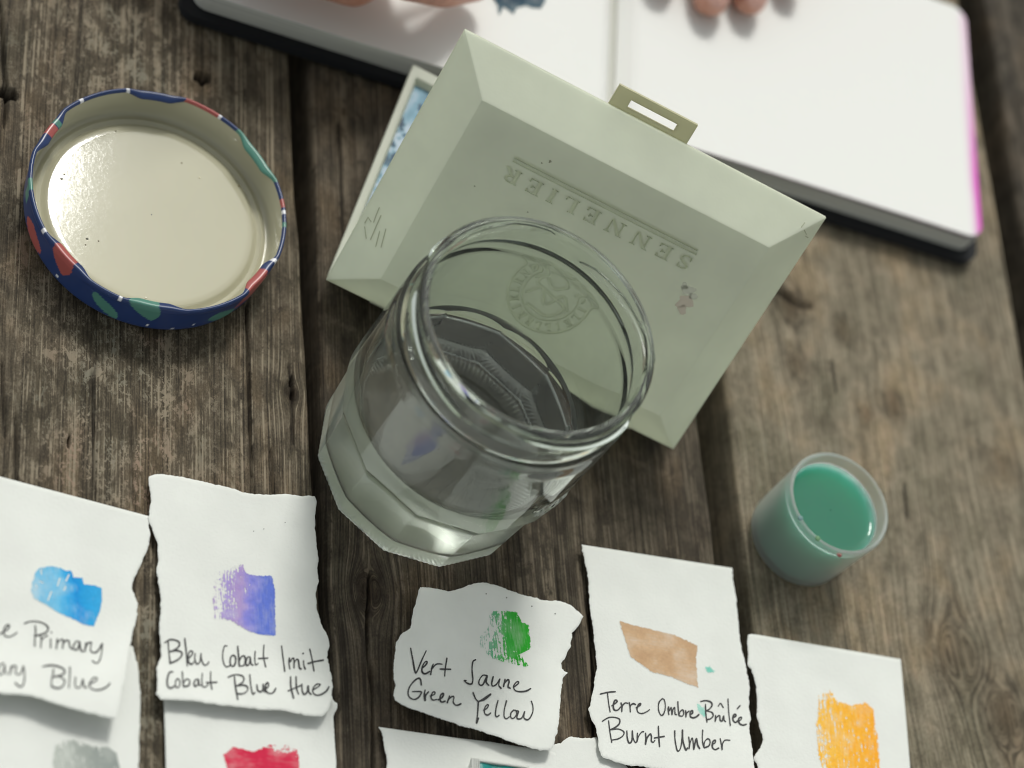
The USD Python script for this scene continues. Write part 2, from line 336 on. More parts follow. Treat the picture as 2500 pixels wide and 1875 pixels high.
def plank(k, xl, xr, seed):
    """xl, xr: ((x, y), (x, y)) of the left and right edge. Solid plank with worn edges, relief along the grain, cracks and knots."""
    th = 0.038
    ys = np.concatenate([np.linspace(-0.62, -0.19, 40, endpoint=False), np.linspace(-0.19, 0.27, 300, endpoint=False), np.linspace(0.27, 0.47, 30)])
    el = lambda e, y: e[0][0] + (y - e[0][1]) * (e[1][0] - e[0][0]) / (e[1][1] - e[0][1])
    ns = 270
    s = np.linspace(0, 1, ns)
    L, Rr = el(xl, ys), el(xr, ys)
    L = L + 0.0009 * (nz(ys * 25, ys * 0, seed + 11) - 0.5) * 2; Rr = Rr + 0.0009 * (nz(ys * 25, ys * 0 + 5, seed + 12) - 0.5) * 2
    X = L[:, None] + (Rr - L)[:, None] * s[None]; Y = np.repeat(ys[:, None], ns, 1)
    P = np.stack([X, Y], -1).reshape(-1, 2)
    g = P.copy(); g[:, 0] += 0.004 * (nz(P[:, 0] * 8, P[:, 1] * 5, seed) - 0.5)
    marks = np.zeros((len(P), 3)); z = np.zeros(len(P))
    for kk, px, r, st in KNOTS:
        if kk != k: continue
        c = at(px)[0, :2]; d = P - c; d[:, 1] *= 0.62
        r2 = (d ** 2).sum(1)
        g[:, 0] -= st * d[:, 0] * r * r / np.maximum(r2, 0.25 * r * r)
        inside = np.exp(-r2 / (r * r)); rim = np.exp(-((np.sqrt(r2) - r) / (0.35 * r)) ** 2)
        marks[:, 2] = np.maximum(marks[:, 2], st * inside); z -= 0.0006 * st * rim - 0.0004 * inside
        marks[:, 0] = np.maximum(marks[:, 0], 0.55 * st * rim * smoothstep(0.45, 0.6, nz(P[:, 0] * 600, P[:, 1] * 300, seed + 5)))
    ridge = nz(g[:, 0] * 520, g[:, 1] * 9, seed + 1, 3); broad = nz(g[:, 0] * 90, g[:, 1] * 3, seed + 2, 3)
    z -= 0.00085 * (1 - ridge) + 0.0011 * (1 - broad)
    fleck = nz(P[:, 0] * 420, P[:, 1] * 230, seed + 8, 3)
    for kk, px, a, b in HOLES:
        if kk != k: continue
        c = at(px)[0, :2]; d = (P - c) / [a, b]; q = np.sqrt((d ** 2).sum(1)) + 0.35 * (nz(P[:, 0] * 900, P[:, 1] * 900, 4) - 0.5)
        z -= 0.006 * (1 - smoothstep(0.7, 1.05, q)); marks[:, 0] = np.maximum(marks[:, 0], 1 - smoothstep(0.8, 1.25, q))
    for kk, pl, w, dep in CRACKS:
        if kk != k: continue
        d = seg_dist(P + np.c_[0.0006 * (nz(P[:, 1] * 160, P[:, 1] * 0, 9) - 0.5), np.zeros(len(P))], spline(at(pl)[:, :2], 4))
        z -= dep * np.exp(-(d / w) ** 2); marks[:, 0] = np.maximum(marks[:, 0], 0.95 * np.exp(-(d / (w * 1.1)) ** 2))
    grooves = smoothstep(0.33, 0.24, ridge); marks[:, 0] = np.maximum(marks[:, 0], 0.55 * grooves)
    if k == 0:    # flaking lichen in a broad band down the plank
        u = np.repeat(s[None], len(ys), 0).ravel()
        band = np.exp(-((P[:, 0] + 0.135 + 0.02 * (nz(P[:, 1] * 8, P[:, 1] * 0, 21) - 0.5)) / 0.030) ** 2)
        marks[:, 1] = np.clip(0.15 + 0.95 * band, 0, 1)
    elif k == 2: marks[:, 1] = 0.75
    else: marks[:, 1] = 0.25
    z -= 0.00015
    Z = z.reshape(len(ys), ns)
    ed = np.minimum(s, 1 - s) * (Rr - L)[:, None]
    rr = 0.0022
    Z = Z - np.where(ed < rr, rr - np.sqrt(np.maximum(rr * rr - (rr - ed) ** 2, 0)), 0)
    Z = np.minimum(Z, -0.0001)
    side = np.array([0.14, 0.4, 0.7, 1.0])
    rows, gr, mk = [], [], []
    G3 = np.c_[g, np.full(len(g), seed * 0.1)].reshape(len(ys), ns, 3); MK = marks.reshape(len(ys), ns, 3)
    right = np.stack([np.repeat(Rr[:, None], 4, 1), np.repeat(ys[:, None], 4, 1), Z[:, -1:] + (-th - Z[:, -1:]) * side], -1)
    left = np.stack([np.repeat(L[:, None], 4, 1), np.repeat(ys[:, None], 4, 1), Z[:, :1] + (-th - Z[:, :1]) * side[::-1]], -1)
    V = np.concatenate([np.stack([X, Y, Z], -1), right, left], 1)
    gR = np.stack([np.repeat(Rr[:, None], 4, 1) + 0.03 * side, np.repeat(ys[:, None], 4, 1), np.full((len(ys), 4), seed * 0.1)], -1)
    gL = np.stack([np.repeat(L[:, None], 4, 1) - 0.03 * side[::-1], np.repeat(ys[:, None], 4, 1), np.full((len(ys), 4), seed * 0.1)], -1)
    GG = np.concatenate([G3, gR, gL], 1); MM = np.concatenate([MK, np.zeros((len(ys), 8, 3))], 1)
    n = ns + 8
    F = grid_faces(len(ys), n, True)[:, ::1]
    a = np.arange(n); caps = [np.c_[np.full(n - 2, 0), a[2:], a[1:-1]], np.c_[np.full(n - 2, (len(ys) - 1) * n), (len(ys) - 1) * n + a[1:-1], (len(ys) - 1) * n + a[2:]]]
    F = np.vstack([F] + caps)
    vv = V.reshape(-1, 3)
    tri = vv[F[0]]; up = np.cross(tri[1] - tri[0], tri[2] - tri[0])[2]
    if up < 0: F = F[:, ::-1]
    return vv, F, GG.reshape(-1, 3), MM.reshape(-1, 3)


mm = lambda *p: [(x / 1000, y / 1000) for x, y in p]
P2L = at([(773, 930), (838, 1772)])[:, :2].tolist()
EDGES = [(mm((-222, 0), (-226, 100)), mm((-72.6, -21), (-77.1, 108))),
         ([(-0.0685, -0.0076), (-0.0690, 0.10)], mm((72.4, -57), (72.5, 0))),
         (mm((84.4, -63), (85.4, 22)), mm((221.4, 77), (223.5, 165))),
         (mm((233.5, 77), (236.5, 165)), mm((372, 77), (374, 165))), (mm((-372, 0), (-376, 100)), mm((-232, 0), (-236, 100)))]
LABELS = ['grey brown plank with flaking lichen under the jar lid', 'darker middle plank under the glass jar', 'pale sun bleached plank with a large knot under the green cup', None, None]
for k, (xl, xr) in enumerate(EDGES):
    v, f, g, m = plank(k, xl, xr, 3 + 7 * k)
    path = name_of(table, 'plank'); LOC[path] = LOC[table]
    me = usdkit.mesh(stage, path, (v - LOC[table], f), WOODS[[0, 1, 2, 3, 3][k]], smooth=True)
    for nm, c in (('grain', g), ('marks', m)):
        UsdGeom.PrimvarsAPI(me).CreatePrimvar(nm, Sdf.ValueTypeNames.Color3fArray, 'vertex').Set(Vt.Vec3fArray.FromNumpy(c.astype(np.float32)))
    tag(me, LABELS[k])


def plain_box(c, s):
    b = trimesh.creation.box(s); b.apply_translation(c); return b


def grained(m, sc=1.0):
    v, f = arr(m); return (v, f), {'grain': v[:, [0, 2, 1]] * sc, 'marks': np.zeros((len(v), 3))}


for y in (-0.46, 0.37):
    b, pv = grained(plain_box((0, y, -0.0595), (0.70, 0.09, 0.040))); obj('cross_batten', b, WOODS[3], table, prim=pv)
    for sx in (-1, 1):
        b, pv = grained(plain_box((0.30 * sx, y, -0.41), (0.09, 0.06, 0.655))); obj('leg', b, WOODS[3], table, prim=pv)

# ------------------------------------------------------------------ glass jar and water
JC = np.array([-0.0341, -0.0358, 0.0])
ZW = 0.0385


def jar_outer(r, z, T):
    """Twelve flats cut into the lower half, thread lugs, a knurled foot and raised script."""
    R0 = r.copy()
    ph = (np.degrees(T) - 275.0 + 15.0) % 30.0 - 15.0
    ph = np.radians(np.where(True, (np.degrees(T) - 275.0) % 30.0 - 15.0, ph))
    a = 0.0358 + 0.0013 * np.clip(z, 0, 0.026) / 0.026 + 0.0042 * (np.clip(z - 0.026, 0, None) / 0.010) ** 2
    flat = a / np.cos(ph)
    body = (z > 0.0006) & (z < 0.040) & (r > 0.0345)
    r = np.where(body, np.minimum(r, flat), r)
    foot = (r > 0.033) & (z <= 0.0016)
    r = np.where((z <= 0.0006) & (R0 > 0.034), np.minimum(r, 0.0358 / np.cos(ph) - (0.0372 - R0) * 0.6), r)
    z = np.where(foot, z + 0.00042 * (0.5 + 0.5 * np.cos(T * 130)) * (R0 > 0.0335), z)
    for q in range(4):                                     # thread lugs
        t = (T - (0.35 + q * np.pi / 2) + np.pi) % (2 * np.pi) - np.pi
        zc = 0.0872 - 0.0032 * t / 0.62
        r = r + np.where((z > 0.081) & (z < 0.0895) & (R0 > 0.0355), 0.0021 * np.exp(-((z - zc) / 0.0008) ** 2) * smoothstep(0.70, 0.5, np.abs(t)), 0)
    return r, z


prof = [(0.0002, 0.0012), (0.012, 0.0012), (0.024, 0.0010), (0.031, 0.0007), (0.0340, 0.0003), (0.0350, 0.0), (0.0359, 0.0), (0.0366, 0.0002), (0.0371, 0.0006), (0.0374, 0.0014)]
for z in np.linspace(0.0024, 0.040, 70): prof.append((0.0375 + 0.0025 * min(1, z / 0.030), z))
for z in np.linspace(0.041, 0.068, 14): prof.append((0.0400, z))
outer_neck = [(0.0400, 0.0690), (0.0399, 0.0706), (0.0397, 0.0720), (0.03945, 0.0734), (0.03935, 0.0746), (0.0395, 0.0757), (0.0398, 0.0766), (0.0399, 0.0774), (0.0397, 0.0782), (0.0393, 0.0790), (0.0388, 0.0798), (0.0383, 0.0806), (0.0378, 0.0813)]
prof += outer_neck
for z in np.linspace(0.0820, 0.0893, 34): prof.append((0.0374, z))
inner_wall = [(r - 0.0024, z) for r, z in [(0.0373, 0.0900), (0.0373, 0.0870), (0.0374, 0.0835), (0.0377, 0.0815), (0.0382, 0.0805), (0.0387, 0.0797), (0.0391, 0.0788), (0.0394, 0.0776), (0.0395, 0.0765), (0.0395, 0.0735), (0.0396, 0.0710), (0.0396, 0.0690)]]
prof += [(0.0375, 0.0897), (0.0377, 0.0902), (0.0380, 0.0907), (0.0381, 0.0913), (0.0379, 0.0919), (0.0374, 0.0925), (0.0367, 0.0928), (0.0359, 0.0928), (0.0353, 0.0925), (0.0350, 0.0919), (0.0349, 0.0910)]
prof += inner_wall + [(0.0372, 0.0600), (0.0371, 0.0500), (0.0369, 0.0440), (0.0366, ZW + 0.0018)]
wet = [(0.0366, ZW + 0.0018), (0.0362, 0.030), (0.0356, 0.020), (0.0350, 0.0115), (0.0344, 0.0085), (0.0333, 0.0066), (0.0316, 0.0055), (0.028, 0.0050), (0.020, 0.0050), (0.010, 0.0053), (0.0002, 0.0055)]
NJ = 780


def script_bump(v):
    """Raised cursive lettering on the jar's flank, as loops along the angle."""
    return v


def jar_fun(r, z, T):
    inner = np.zeros(r.shape, bool); inner[-17:] = True
    r2, z2 = jar_outer(r, z, T)
    r2, z2 = np.where(inner, r, r2), np.where(inner, z, z2)
    t = np.linspace(0, 1, 150)                              # raised script, an unreadable flourish on the right flank
    th = np.radians(-62 + 44 * t); zz = 0.0395 + 0.0028 * np.sin(t * 31) + 0.002 * np.sin(t * 7); th = th + np.radians(2.2) * np.cos(t * 31)
    line = np.c_[th * 0.040, zz]
    sel = (~inner) & (z > 0.031) & (z < 0.048) & (r > 0.038)
    ii = np.argwhere(sel); TT = (T[sel] + np.pi) % (2 * np.pi) - np.pi
    near = (TT > np.radians(-70)) & (TT < np.radians(-12))
    d = seg_dist(np.c_[TT[near] * 0.040, z[sel][near]], line)
    jj = ii[near]; r2[jj[:, 0], jj[:, 1]] += 0.0006 * np.exp(-(d / 0.00065) ** 2)
    wob = 0.00012 * np.sin(3 * T + 40 * z) + 0.00008 * np.sin(5 * T - 70 * z)
    return r2 + np.where(inner, -wob, 0), z2


jar = thing('glass_jar', 'clear glass jam jar with faceted foot standing on the middle plank, half full of water', 'jar', JC)
v, f = revolve(prof, NJ, JC, jar_fun)
obj('body', (v, f), GLASS, jar, smooth=22)
water = thing('water', 'clear rinse water standing in the open glass jar', 'water', JC + [0, 0, 0.0050])
v, f = revolve(wet, 240, JC)
obj('lower_face', (v, f), WATER_WALL, water, smooth=True)
top = [(0.0002, ZW)] + [(0.0366 - d, ZW + 0.0018 * math.exp(-d / 0.0011)) for d in (0.03, 0.02, 0.01, 0.006, 0.004, 0.003, 0.0022, 0.0016, 0.0011, 0.0007, 0.0003, 0.0)]
v, f = revolve(top[::-1], 240, JC)      # wound so that the surface faces up
obj('surface', (v, f), WATER_TOP, water, smooth=True)

# ------------------------------------------------------------------ jar lid, upside down
LC = np.array([-0.1277, 0.0391, 0.0008])
BLUE, CORAL, TEAL, WHITE = lin(38, 58, 104) * 0.85, lin(186, 96, 92) * 0.75, lin(96, 154, 138) * 0.7, lin(235, 235, 240) * 0.9


def ang(px, z=0.015):
    q = at(px, z)[0] - LC; return math.atan2(q[1], q[0])


LUGS = [ang(zoomed(s, 0, 180, 2.514)[0]) for s in ('950,1440', '385,1150', '310,350', '960,120', '1600,500', '1640,1270')]


def lugw(T):
    w = np.zeros_like(T)
    for a in LUGS:
        d = np.abs((T - a + np.pi) % (2 * np.pi) - np.pi); w = np.maximum(w, smoothstep(math.radians(15), math.radians(6), d))
    return w


def shell_fun(r, z, T):
    w = lugw(T); rim = smoothstep(0.0118, 0.0140, z); out = smoothstep(0.0408, 0.0425, r)
    return r - w * rim * (0.0028 * (1 - out) + 0.0009 * out), z - w * rim * 0.0009 * (1 - out)


shell = [(0.0002, 0.0004), (0.030, 0.0004), (0.0340, 0.0002), (0.0385, 0.0), (0.0402, 0.0002), (0.0411, 0.0009), (0.0414, 0.0020)]
shell += [(0.0414 + 0.0007 * t, 0.0020 + 0.0098 * t) for t in np.linspace(0.1, 1, 16)]
shell += [(0.0423, 0.0124), (0.0426, 0.0130), (0.0427, 0.0137), (0.0426, 0.0143), (0.0423, 0.0147), (0.0419, 0.0148), (0.0415, 0.0146), (0.0413, 0.0142), (0.0413, 0.0136)]
lining = [(0.0413, 0.0136), (0.0412, 0.0120), (0.0410, 0.0060), (0.0407, 0.0042), (0.0402, 0.0031), (0.0394, 0.0027), (0.0387, 0.0028), (0.0381, 0.0033), (0.0375, 0.0034), (0.0369, 0.0029), (0.0362, 0.0027), (0.0354, 0.0031), (0.0348, 0.0038), (0.0340, 0.0041), (0.0320, 0.0041), (0.015, 0.0041), (0.0002, 0.0041)]
lid = thing('jar_lid', 'round blue tin lid printed with coral and green leaves, lying upside down, cream inside', 'lid', LC)
v, f = revolve(shell, 720, LC, shell_fun)
col = np.tile(BLUE, (len(v), 1)); T = np.arctan2(v[:, 1] - LC[1], v[:, 0] - LC[0]); Zr = v[:, 2] - LC[2]


def paint_arc(a, b, z0, z1, c, slant=0.0, taper=False):
    a, b = [ang(zoomed(s, 0, 180, 2.514)[0], z) for s, z in (a, b)]
    mid = math.atan2(math.sin(a) + math.sin(b), math.cos(a) + math.cos(b)); half = abs((b - a + np.pi) % (2 * np.pi) - np.pi) / 2
    d = (T - mid + np.pi) % (2 * np.pi) - np.pi; d = d + slant * (Zr - 0.0075) / 0.0075
    h = half * (1 - 0.95 * np.abs((Zr - (z0 + z1) / 2) / ((z1 - z0) / 2 + 1e-9)) ** 2 if taper else 1.0)
    col[(np.abs(d) < h) & (Zr >= z0) & (Zr <= z1)] = c


paint_arc(('1100,160', .015), ('1310,245', .015), 0.006, 1, CORAL, 0.05)
paint_arc(('1400,300', .015), ('1650,610', .015), 0.007, 1, TEAL, 0.1)
paint_arc(('1720,775', .015), ('1742,825', .015), 0.006, 1, CORAL)
paint_arc(('1740,840', .015), ('1750,865', .015), 0.012, 1, WHITE)
paint_arc(('1750,915', .015), ('1758,945', .015), 0.012, 1, TEAL)
paint_arc(('1640,1250', .015), ('1520,1375', .015), 0.005, 1, CORAL, -0.05)
paint_arc(('860,1440', .014), ('1045,1470', .014), 0.0065, 0.0215, TEAL, 0.10, True)
paint_arc(('1235,1545', .003), ('1420,1510', .003), 0.001, 0.0085, TEAL, 0.12, True)
paint_arc(('540,1400', .006), ('670,1480', .006), 0.001, 0.011, TEAL, 0.16, True)
paint_arc(('335,1090', .015), ('450,1230', .015), 0.006, 0.021, CORAL, 0.05, True)
paint_arc(('150,880', .004), ('235,1090', .004), 0.0, 0.0085, CORAL, 0.05, True)
paint_arc(('165,640', .015), ('182,715', .015), 0.006, 1, TEAL)
paint_arc(('280,370', .015), ('335,315', .015), 0.008, 1, CORAL)
paint_arc(('340,315', .015), ('365,290', .015), 0.010, 1, TEAL)
for k in range(7):                                            # the side turned away
    a = 0.25 + 0.36 * k; d = np.abs((T - a + np.pi) % (2 * np.pi) - np.pi)
    col[(d < 0.10) & (Zr > 0.001) & (Zr < 0.009)] = [CORAL, TEAL][k % 2]
for s in ('783,97', '495,160', '280,962', '730,1400', '1350,264', '1707,1160'):
    d = np.abs((T - ang(zoomed(s, 0, 180, 2.514)[0]) + np.pi) % (2 * np.pi) - np.pi)
    col[(d < 0.016) & (Zr > 0.0135)] = WHITE
for s, z in (('1175,1525', .004), ('1050,1565', .002), ('900,1545', .003), ('330,1260', .003)):
    d = np.abs((T - ang(zoomed(s, 0, 180, 2.514)[0], z) + np.pi) % (2 * np.pi) - np.pi)
    col[(d < 0.010) & (np.abs(Zr - z) < 0.0007)] = WHITE
obj('shell', (v, f), LID_PRINT, lid, smooth=True, prim={'tint': col})
v, f = revolve(lining, 720, LC, shell_fun)
obj('lining', (v, f), LID_CREAM, lid, smooth=40)

for s_, c_, r_ in (('378,645', (0.16, 0.15, 0.10), 0.00050), ('395,618', (0.2, 0.18, 0.12), 0.00035), ('535,1013', (0.13, 0.13, 0.10), 0.00048), ('605,1027', (0.2, 0.18, 0.12), 0.0003), ('525,1050', (0.2, 0.18, 0.12), 0.0003),
                   ('1115,547', (0.24, 0.21, 0.14), 0.00034), ('895,1375', (0.75, 0.72, 0.6), 0.00042), ('1225,640', (0.75, 0.7, 0.5), 0.00034), ('710,352', (0.2, 0.18, 0.12), 0.0003), ('1465,690', (0.25, 0.2, 0.1), 0.00034)):
    b = trimesh.creation.icosphere(2, 1.0); b.apply_scale([r_, r_ * 0.8, 0.00022]); b.apply_translation(at(zoomed(s_, 0, 180, 2.514), 0.0049)[0])
    obj('residue_speck', b, STAIN, lid, smooth=True, prim={'tint': np.tile(np.array(c_), (len(b.vertices), 1))})

# ------------------------------------------------------------------ small cup of green water
CC = np.array([0.1050, -0.0443, 0.0])
cup = thing('small_cup', 'small frosted plastic cup holding green rinse water on the pale right plank', 'cup', CC)
pc = [(0.0002, 0.0012), (0.014, 0.0012), (0.0160, 0.0004), (0.0170, 0.0), (0.0178, 0.0004), (0.0182, 0.0012), (0.0184, 0.006), (0.0187, 0.016), (0.0190, 0.0275), (0.0191, 0.0288), (0.0189, 0.0294), (0.0184, 0.0296), (0.0178, 0.0294), (0.0175, 0.0287), (0.0174, 0.0245), (0.0170, 0.010), (0.0168, 0.0030), (0.0155, 0.0022), (0.0002, 0.0022)]
v, f = revolve(pc, 160, CC)
obj('body', (v, f), CUP, cup, smooth=40)
ZG = 0.0235
gw = [(0.0002, 0.0023), (0.0150, 0.0023), (0.0166, 0.0032), (0.0169, 0.010), (0.01715, 0.0195), (0.01722, ZG + 0.0016)] + [(0.01722 - d, ZG + 0.0016 * math.exp(-d / 0.0009)) for d in (0.0003, 0.0006, 0.001, 0.0015, 0.0022, 0.0032, 0.005, 0.01, 0.017)]
v, f = revolve(gw, 160, CC)
tag(stage.GetPrimAtPath(obj('green_water', (v, f), GREEN_WATER, smooth=40)), 'dark green paint water filling the small frosted cup', 'water')
# smears of paint on the cup's rim
for px, c in (((2053, 1352), lin(176, 110, 104)), ((1954, 1266), lin(120, 150, 150)), ((1983, 1335), lin(110, 150, 110))):
    q = at(px, 0.0288)[0]; d = q[:2] - CC[:2]; d /= np.linalg.norm(d)
    b = trimesh.creation.icosphere(2, 1.0); b.apply_scale([0.0010, 0.0010, 0.0005]); b.apply_translation([CC[0] + d[0] * (0.0189 if px[1] > 1340 else 0.0183), CC[1] + d[1] * (0.0189 if px[1] > 1340 else 0.0183), 0.0278 if px[1] > 1340 else 0.0294])
    obj('paint_smear', b, STAIN, cup, smooth=True, prim={'tint': np.tile(c * 0.9, (len(b.vertices), 1))})

# ------------------------------------------------------------------ paint box: sage lid standing open, milky tray behind it
HB = np.array([-0.0699, 0.0222, 0.010]); PL, PWD = 0.1322, 0.0979
ea, et = -0.3330, math.radians(62.0)
e1 = np.array([math.cos(ea), math.sin(ea), -0.010]); e1 /= np.linalg.norm(e1)
s0 = np.cross([0, 0, 1.0], e1); s0 /= np.linalg.norm(s0); up = np.cross(e1, s0)
e2 = math.cos(et) * s0 + math.sin(et) * up; N = np.cross(e1, e2)
if N @ (CAM - HB) < 0: N = -N
HH, IN = 0.0112, 0.0140
pal = thing('paint_box', 'sage green plastic watercolour box standing half open behind the glass jar', 'paint box', HB - [0, 0, 0.010])


def hull_pts(p): return manifold3d.Manifold.hull_points(np.asarray(p, float))


def frustum(x0, x1, y0, y1, ins, zb, zt, lip):
    return hull_pts([(x, y, z) for x in (x0, x1) for y in (y0, y1) for z in (zb, zb + lip)] + [(x, y, zt) for x in (x0 + ins, x1 - ins) for y in (y0 + ins, y1 - ins)])


shell_m = frustum(0, PL, 0, PWD, IN, -0.0015, HH, 0.0015) - frustum(0.0014, PL - 0.0014, 0.0014, PWD - 0.0014, IN, -0.01, HH - 0.0021, 0.0100)


def in_lid(p, h=HH):
    q = on_plane(np.asarray(p, float) * 2500 / 2212.0, HB + N * h, N) - HB
    return np.c_[q @ e1, q @ e2]


# serif capitals, drawn on a 0..1 high grid (x right, y up), then turned so they read from the far side
def bar(x0, y0, x1, y1): return sbox(min(x0, x1), min(y0, y1), max(x0, x1), max(y0, y1))
def stroke(p, w): return LineString(p).buffer(w / 2, cap_style=2, join_style=2)


TK, TN = 0.17, 0.075
def glyph(c):
    if c == 'I': return 0.36, unary_union([bar(0.10, 0, 0.10 + TK, 1), bar(0, 0, 0.36, 0.07), bar(0, 0.93, 0.36, 1)])
    if c in 'EL':
        p = [bar(0.10, 0, 0.10 + TK, 1), bar(0, 0, 0.70, 0.07), bar(0.62, 0, 0.70, 0.26)]
        if c == 'E': p += [bar(0, 0.93, 0.66, 1), bar(0.58, 0.76, 0.66, 1), bar(0.2, 0.47, 0.50, 0.54), bar(0.45, 0.38, 0.51, 0.63)]
        else: p += [bar(0, 0.93, 0.36, 1)]
        return 0.72, unary_union(p)
    if c == 'N': return 0.95, unary_union([bar(0.14, 0, 0.14 + TN, 1), bar(0.74, 0, 0.74 + TN, 1), Polygon([(0.06, 1), (0.26, 1), (0.815, 0), (0.70, 0)]), bar(0.02, 0, 0.33, 0.07), bar(0.62, 0.93, 0.93, 1), bar(0, 0.93, 0.22, 1)])
    if c == 'R':
        bowl = Point(0.40, 0.74).buffer(0.26).difference(Point(0.36, 0.74).buffer(0.17)).intersection(bar(0.27, 0.4, 0.8, 1.1))
        return 0.86, unary_union([bar(0.10, 0, 0.10 + TK, 1), bar(0, 0, 0.38, 0.07), bar(0, 0.93, 0.42, 1), bar(0.2, 0.48, 0.42, 0.545), bowl, Polygon([(0.34, 0.5), (0.52, 0.5), (0.86, 0), (0.64, 0)])])
    if c == 'S':
        q = spline([(0.56, 0.74), (0.52, 0.90), (0.34, 0.965), (0.16, 0.88), (0.14, 0.70), (0.32, 0.55), (0.52, 0.40), (0.56, 0.22), (0.40, 0.06), (0.20, 0.05), (0.08, 0.26)], 8)
        parts = [LineString(q[i:i + 2]).buffer(0.035 + 0.045 * math.exp(-((i / len(q) - 0.5) / 0.22) ** 2)) for i in range(len(q) - 1)]
        return 0.66, unary_union(parts + [bar(0.53, 0.70, 0.58, 0.98), bar(0.06, 0.02, 0.11, 0.32)])


ends = in_lid([(1478, 566), (1104, 380)])                     # S at the picture's right, R at its left
h_letter, gap = 0.0049, 0.42
word = 'SENNELIER'; x = 0; shapes = []; centres = []
for c in word:
    w, gsh = glyph(c); shapes.append(affinity.translate(gsh, x, 0)); centres.append(x + w / 2); x += w + gap
span = np.linalg.norm(ends[1] - ends[0]); k = span / (centres[-1] - centres[0])
dx = (ends[1] - ends[0]) / span; dy = np.array([-dx[1], dx[0]])
sy = h_letter
let = unary_union(shapes).buffer(0)
o2 = ends[0] - dx * centres[0] * k - dy * 0.5 * sy
let = affinity.affine_transform(let, [k * dx[0], sy * dy[0], k * dx[1], sy * dy[1], o2[0], o2[1]])
ln = in_lid([(1111, 340), (1507, 541)]); l2 = in_lid([(1108, 347), (1504, 549)])
rules = unary_union([LineString(ln).buffer(0.00035, cap_style=2), LineString(l2).buffer(0.00042, cap_style=2)])
EMB = in_lid([(1192, 632)])[0]
er = 0.0146
marks = [Point(EMB).buffer(er).difference(Point(EMB).buffer(er - 0.0006)), Point(EMB).buffer(er * 0.66).difference(Point(EMB).buffer(er * 0.66 - 0.0004))]
r2 = random.Random(4)
for i in range(22):                                           # ring of small worn capitals, too worn to read
    a = i * 2 * math.pi / 22
    w, gsh = glyph(r2.choice('EILNRS')); gsh = affinity.scale(affinity.translate(gsh, -w / 2, -0.5), 0.0026, 0.0028, origin=(0, 0))
    gsh = affinity.rotate(gsh, math.degrees(a) - 90, origin=(0, 0)); marks.append(affinity.translate(gsh.buffer(0.00008), EMB[0] + er * 0.82 * math.cos(a), EMB[1] + er * 0.82 * math.sin(a)))
for q in ([(-4, -5), (2, -6), (5, -2), (0, 0), (-5, 2), (-2, 6), (4, 5)], [(-6, -2), (-3, 1), (0, -3), (3, 1), (6, -2)], [(-3, 4), (0, 2), (3, 4)], [(-6, 3), (-4, 5), (-5, 7)], [(6, 3), (4, 6), (2, 7)]):
    marks.append(affinity.translate(LineString(spline(np.array(q) * er / 11.5, 6)).buffer(0.00042), *EMB))
emblem = unary_union(marks)
shell_m = shell_m - to_manifold(let, 0.003, HH - 0.0010) - to_manifold(rules, 0.003, HH - 0.0009)
shell_m = shell_m - to_manifold(emblem, 0.002, HH - 0.0005)
lid_path = obj('lid', framed(shell_m, HB, e1, e2, N), PALETTE, pal, label='sage green box lid with sloped sides and sunk lettering')
tabp = in_lid([(1335, 195), (1505, 270), (1480, 322), (1310, 252)], 0.0)
tx0, tx1 = tabp[:, 0].min(), tabp[:, 0].max()
tabm = manifold3d.Manifold.cube((tx1 - tx0, 0.0170, 0.0016)).translate((tx0, PWD - 0.0100, -0.0034)) - manifold3d.Manifold.cube(((tx1 - tx0) * 0.60, 0.0028, 0.01)).translate((tx0 + (tx1 - tx0) * 0.20, PWD + 0.0014, -0.006))
obj('latch', framed(tabm, HB, e1, e2, N), TAB, pal)
# tray
ft = at((998, 152), 0.0208)[0]
d2 = ft - HB; d2 -= e1 * (d2 @ e1) * 0.0
t2 = d2 - e1 * (d2 @ e1); TW = np.linalg.norm(t2); t2 /= TW; TN_ = np.cross(e1, t2)
if TN_[2] < 0: TN_ = -TN_
sk = (d2 @ e1)
TD = 0.0072
tray_m = hull_pts([(x, y, z) for x in (0, PL) for y in (0.0025, TW) for z in (0, -0.002)] + [(x, y, -TD) for x in (0.004, PL - 0.004) for y in (0.006, TW - 0.004)])
cav = hull_pts([(x, y, 0.001) for x in (0.0024, PL - 0.0024) for y in (0.0055, TW - 0.004)] + [(x, y, -TD + 0.0045) for x in (0.0036, PL - 0.0036) for y in (0.008, TW - 0.0055)])
tray_m = tray_m - cav
for q in (0.33, 0.66):
    tray_m = tray_m + manifold3d.Manifold.cube((0.0012, TW - 0.010, 0.0030)).translate((PL * q, 0.006, -TD + 0.0040))
tray_path = obj('tray', framed(tray_m, HB, e1, t2, TN_), TRAY, pal, label='milky plastic tray with blue paint stains')
nx, ny = 150, 140
ux, uy = np.meshgrid(np.linspace(0.0037, PL * 0.33 - 0.001, nx), np.linspace(0.0081, TW - 0.0056, ny))
b1 = nz(ux * 90, uy * 60, 31, 4); b2 = nz(ux * 300, uy * 260, 32, 4); far = smoothstep(0.02, 0.075, uy)
dens = np.clip(0.18 + 0.5 * far * smoothstep(0.35, 0.65, b1) + 0.9 * far * smoothstep(0.54, 0.66, b2), 0, 1)
c0, c1, c2 = lin(208, 214, 226), lin(120, 160, 180), lin(44, 70, 92)
colr = np.where(dens[..., None] < 0.5, c0 + (c1 - c0) * (dens[..., None] / 0.5), c1 + (c2 - c1) * ((dens[..., None] - 0.5) / 0.5))
v = np.stack([ux, uy, np.full_like(ux, -TD + 0.0045 + 0.00012)], -1).reshape(-1, 3)
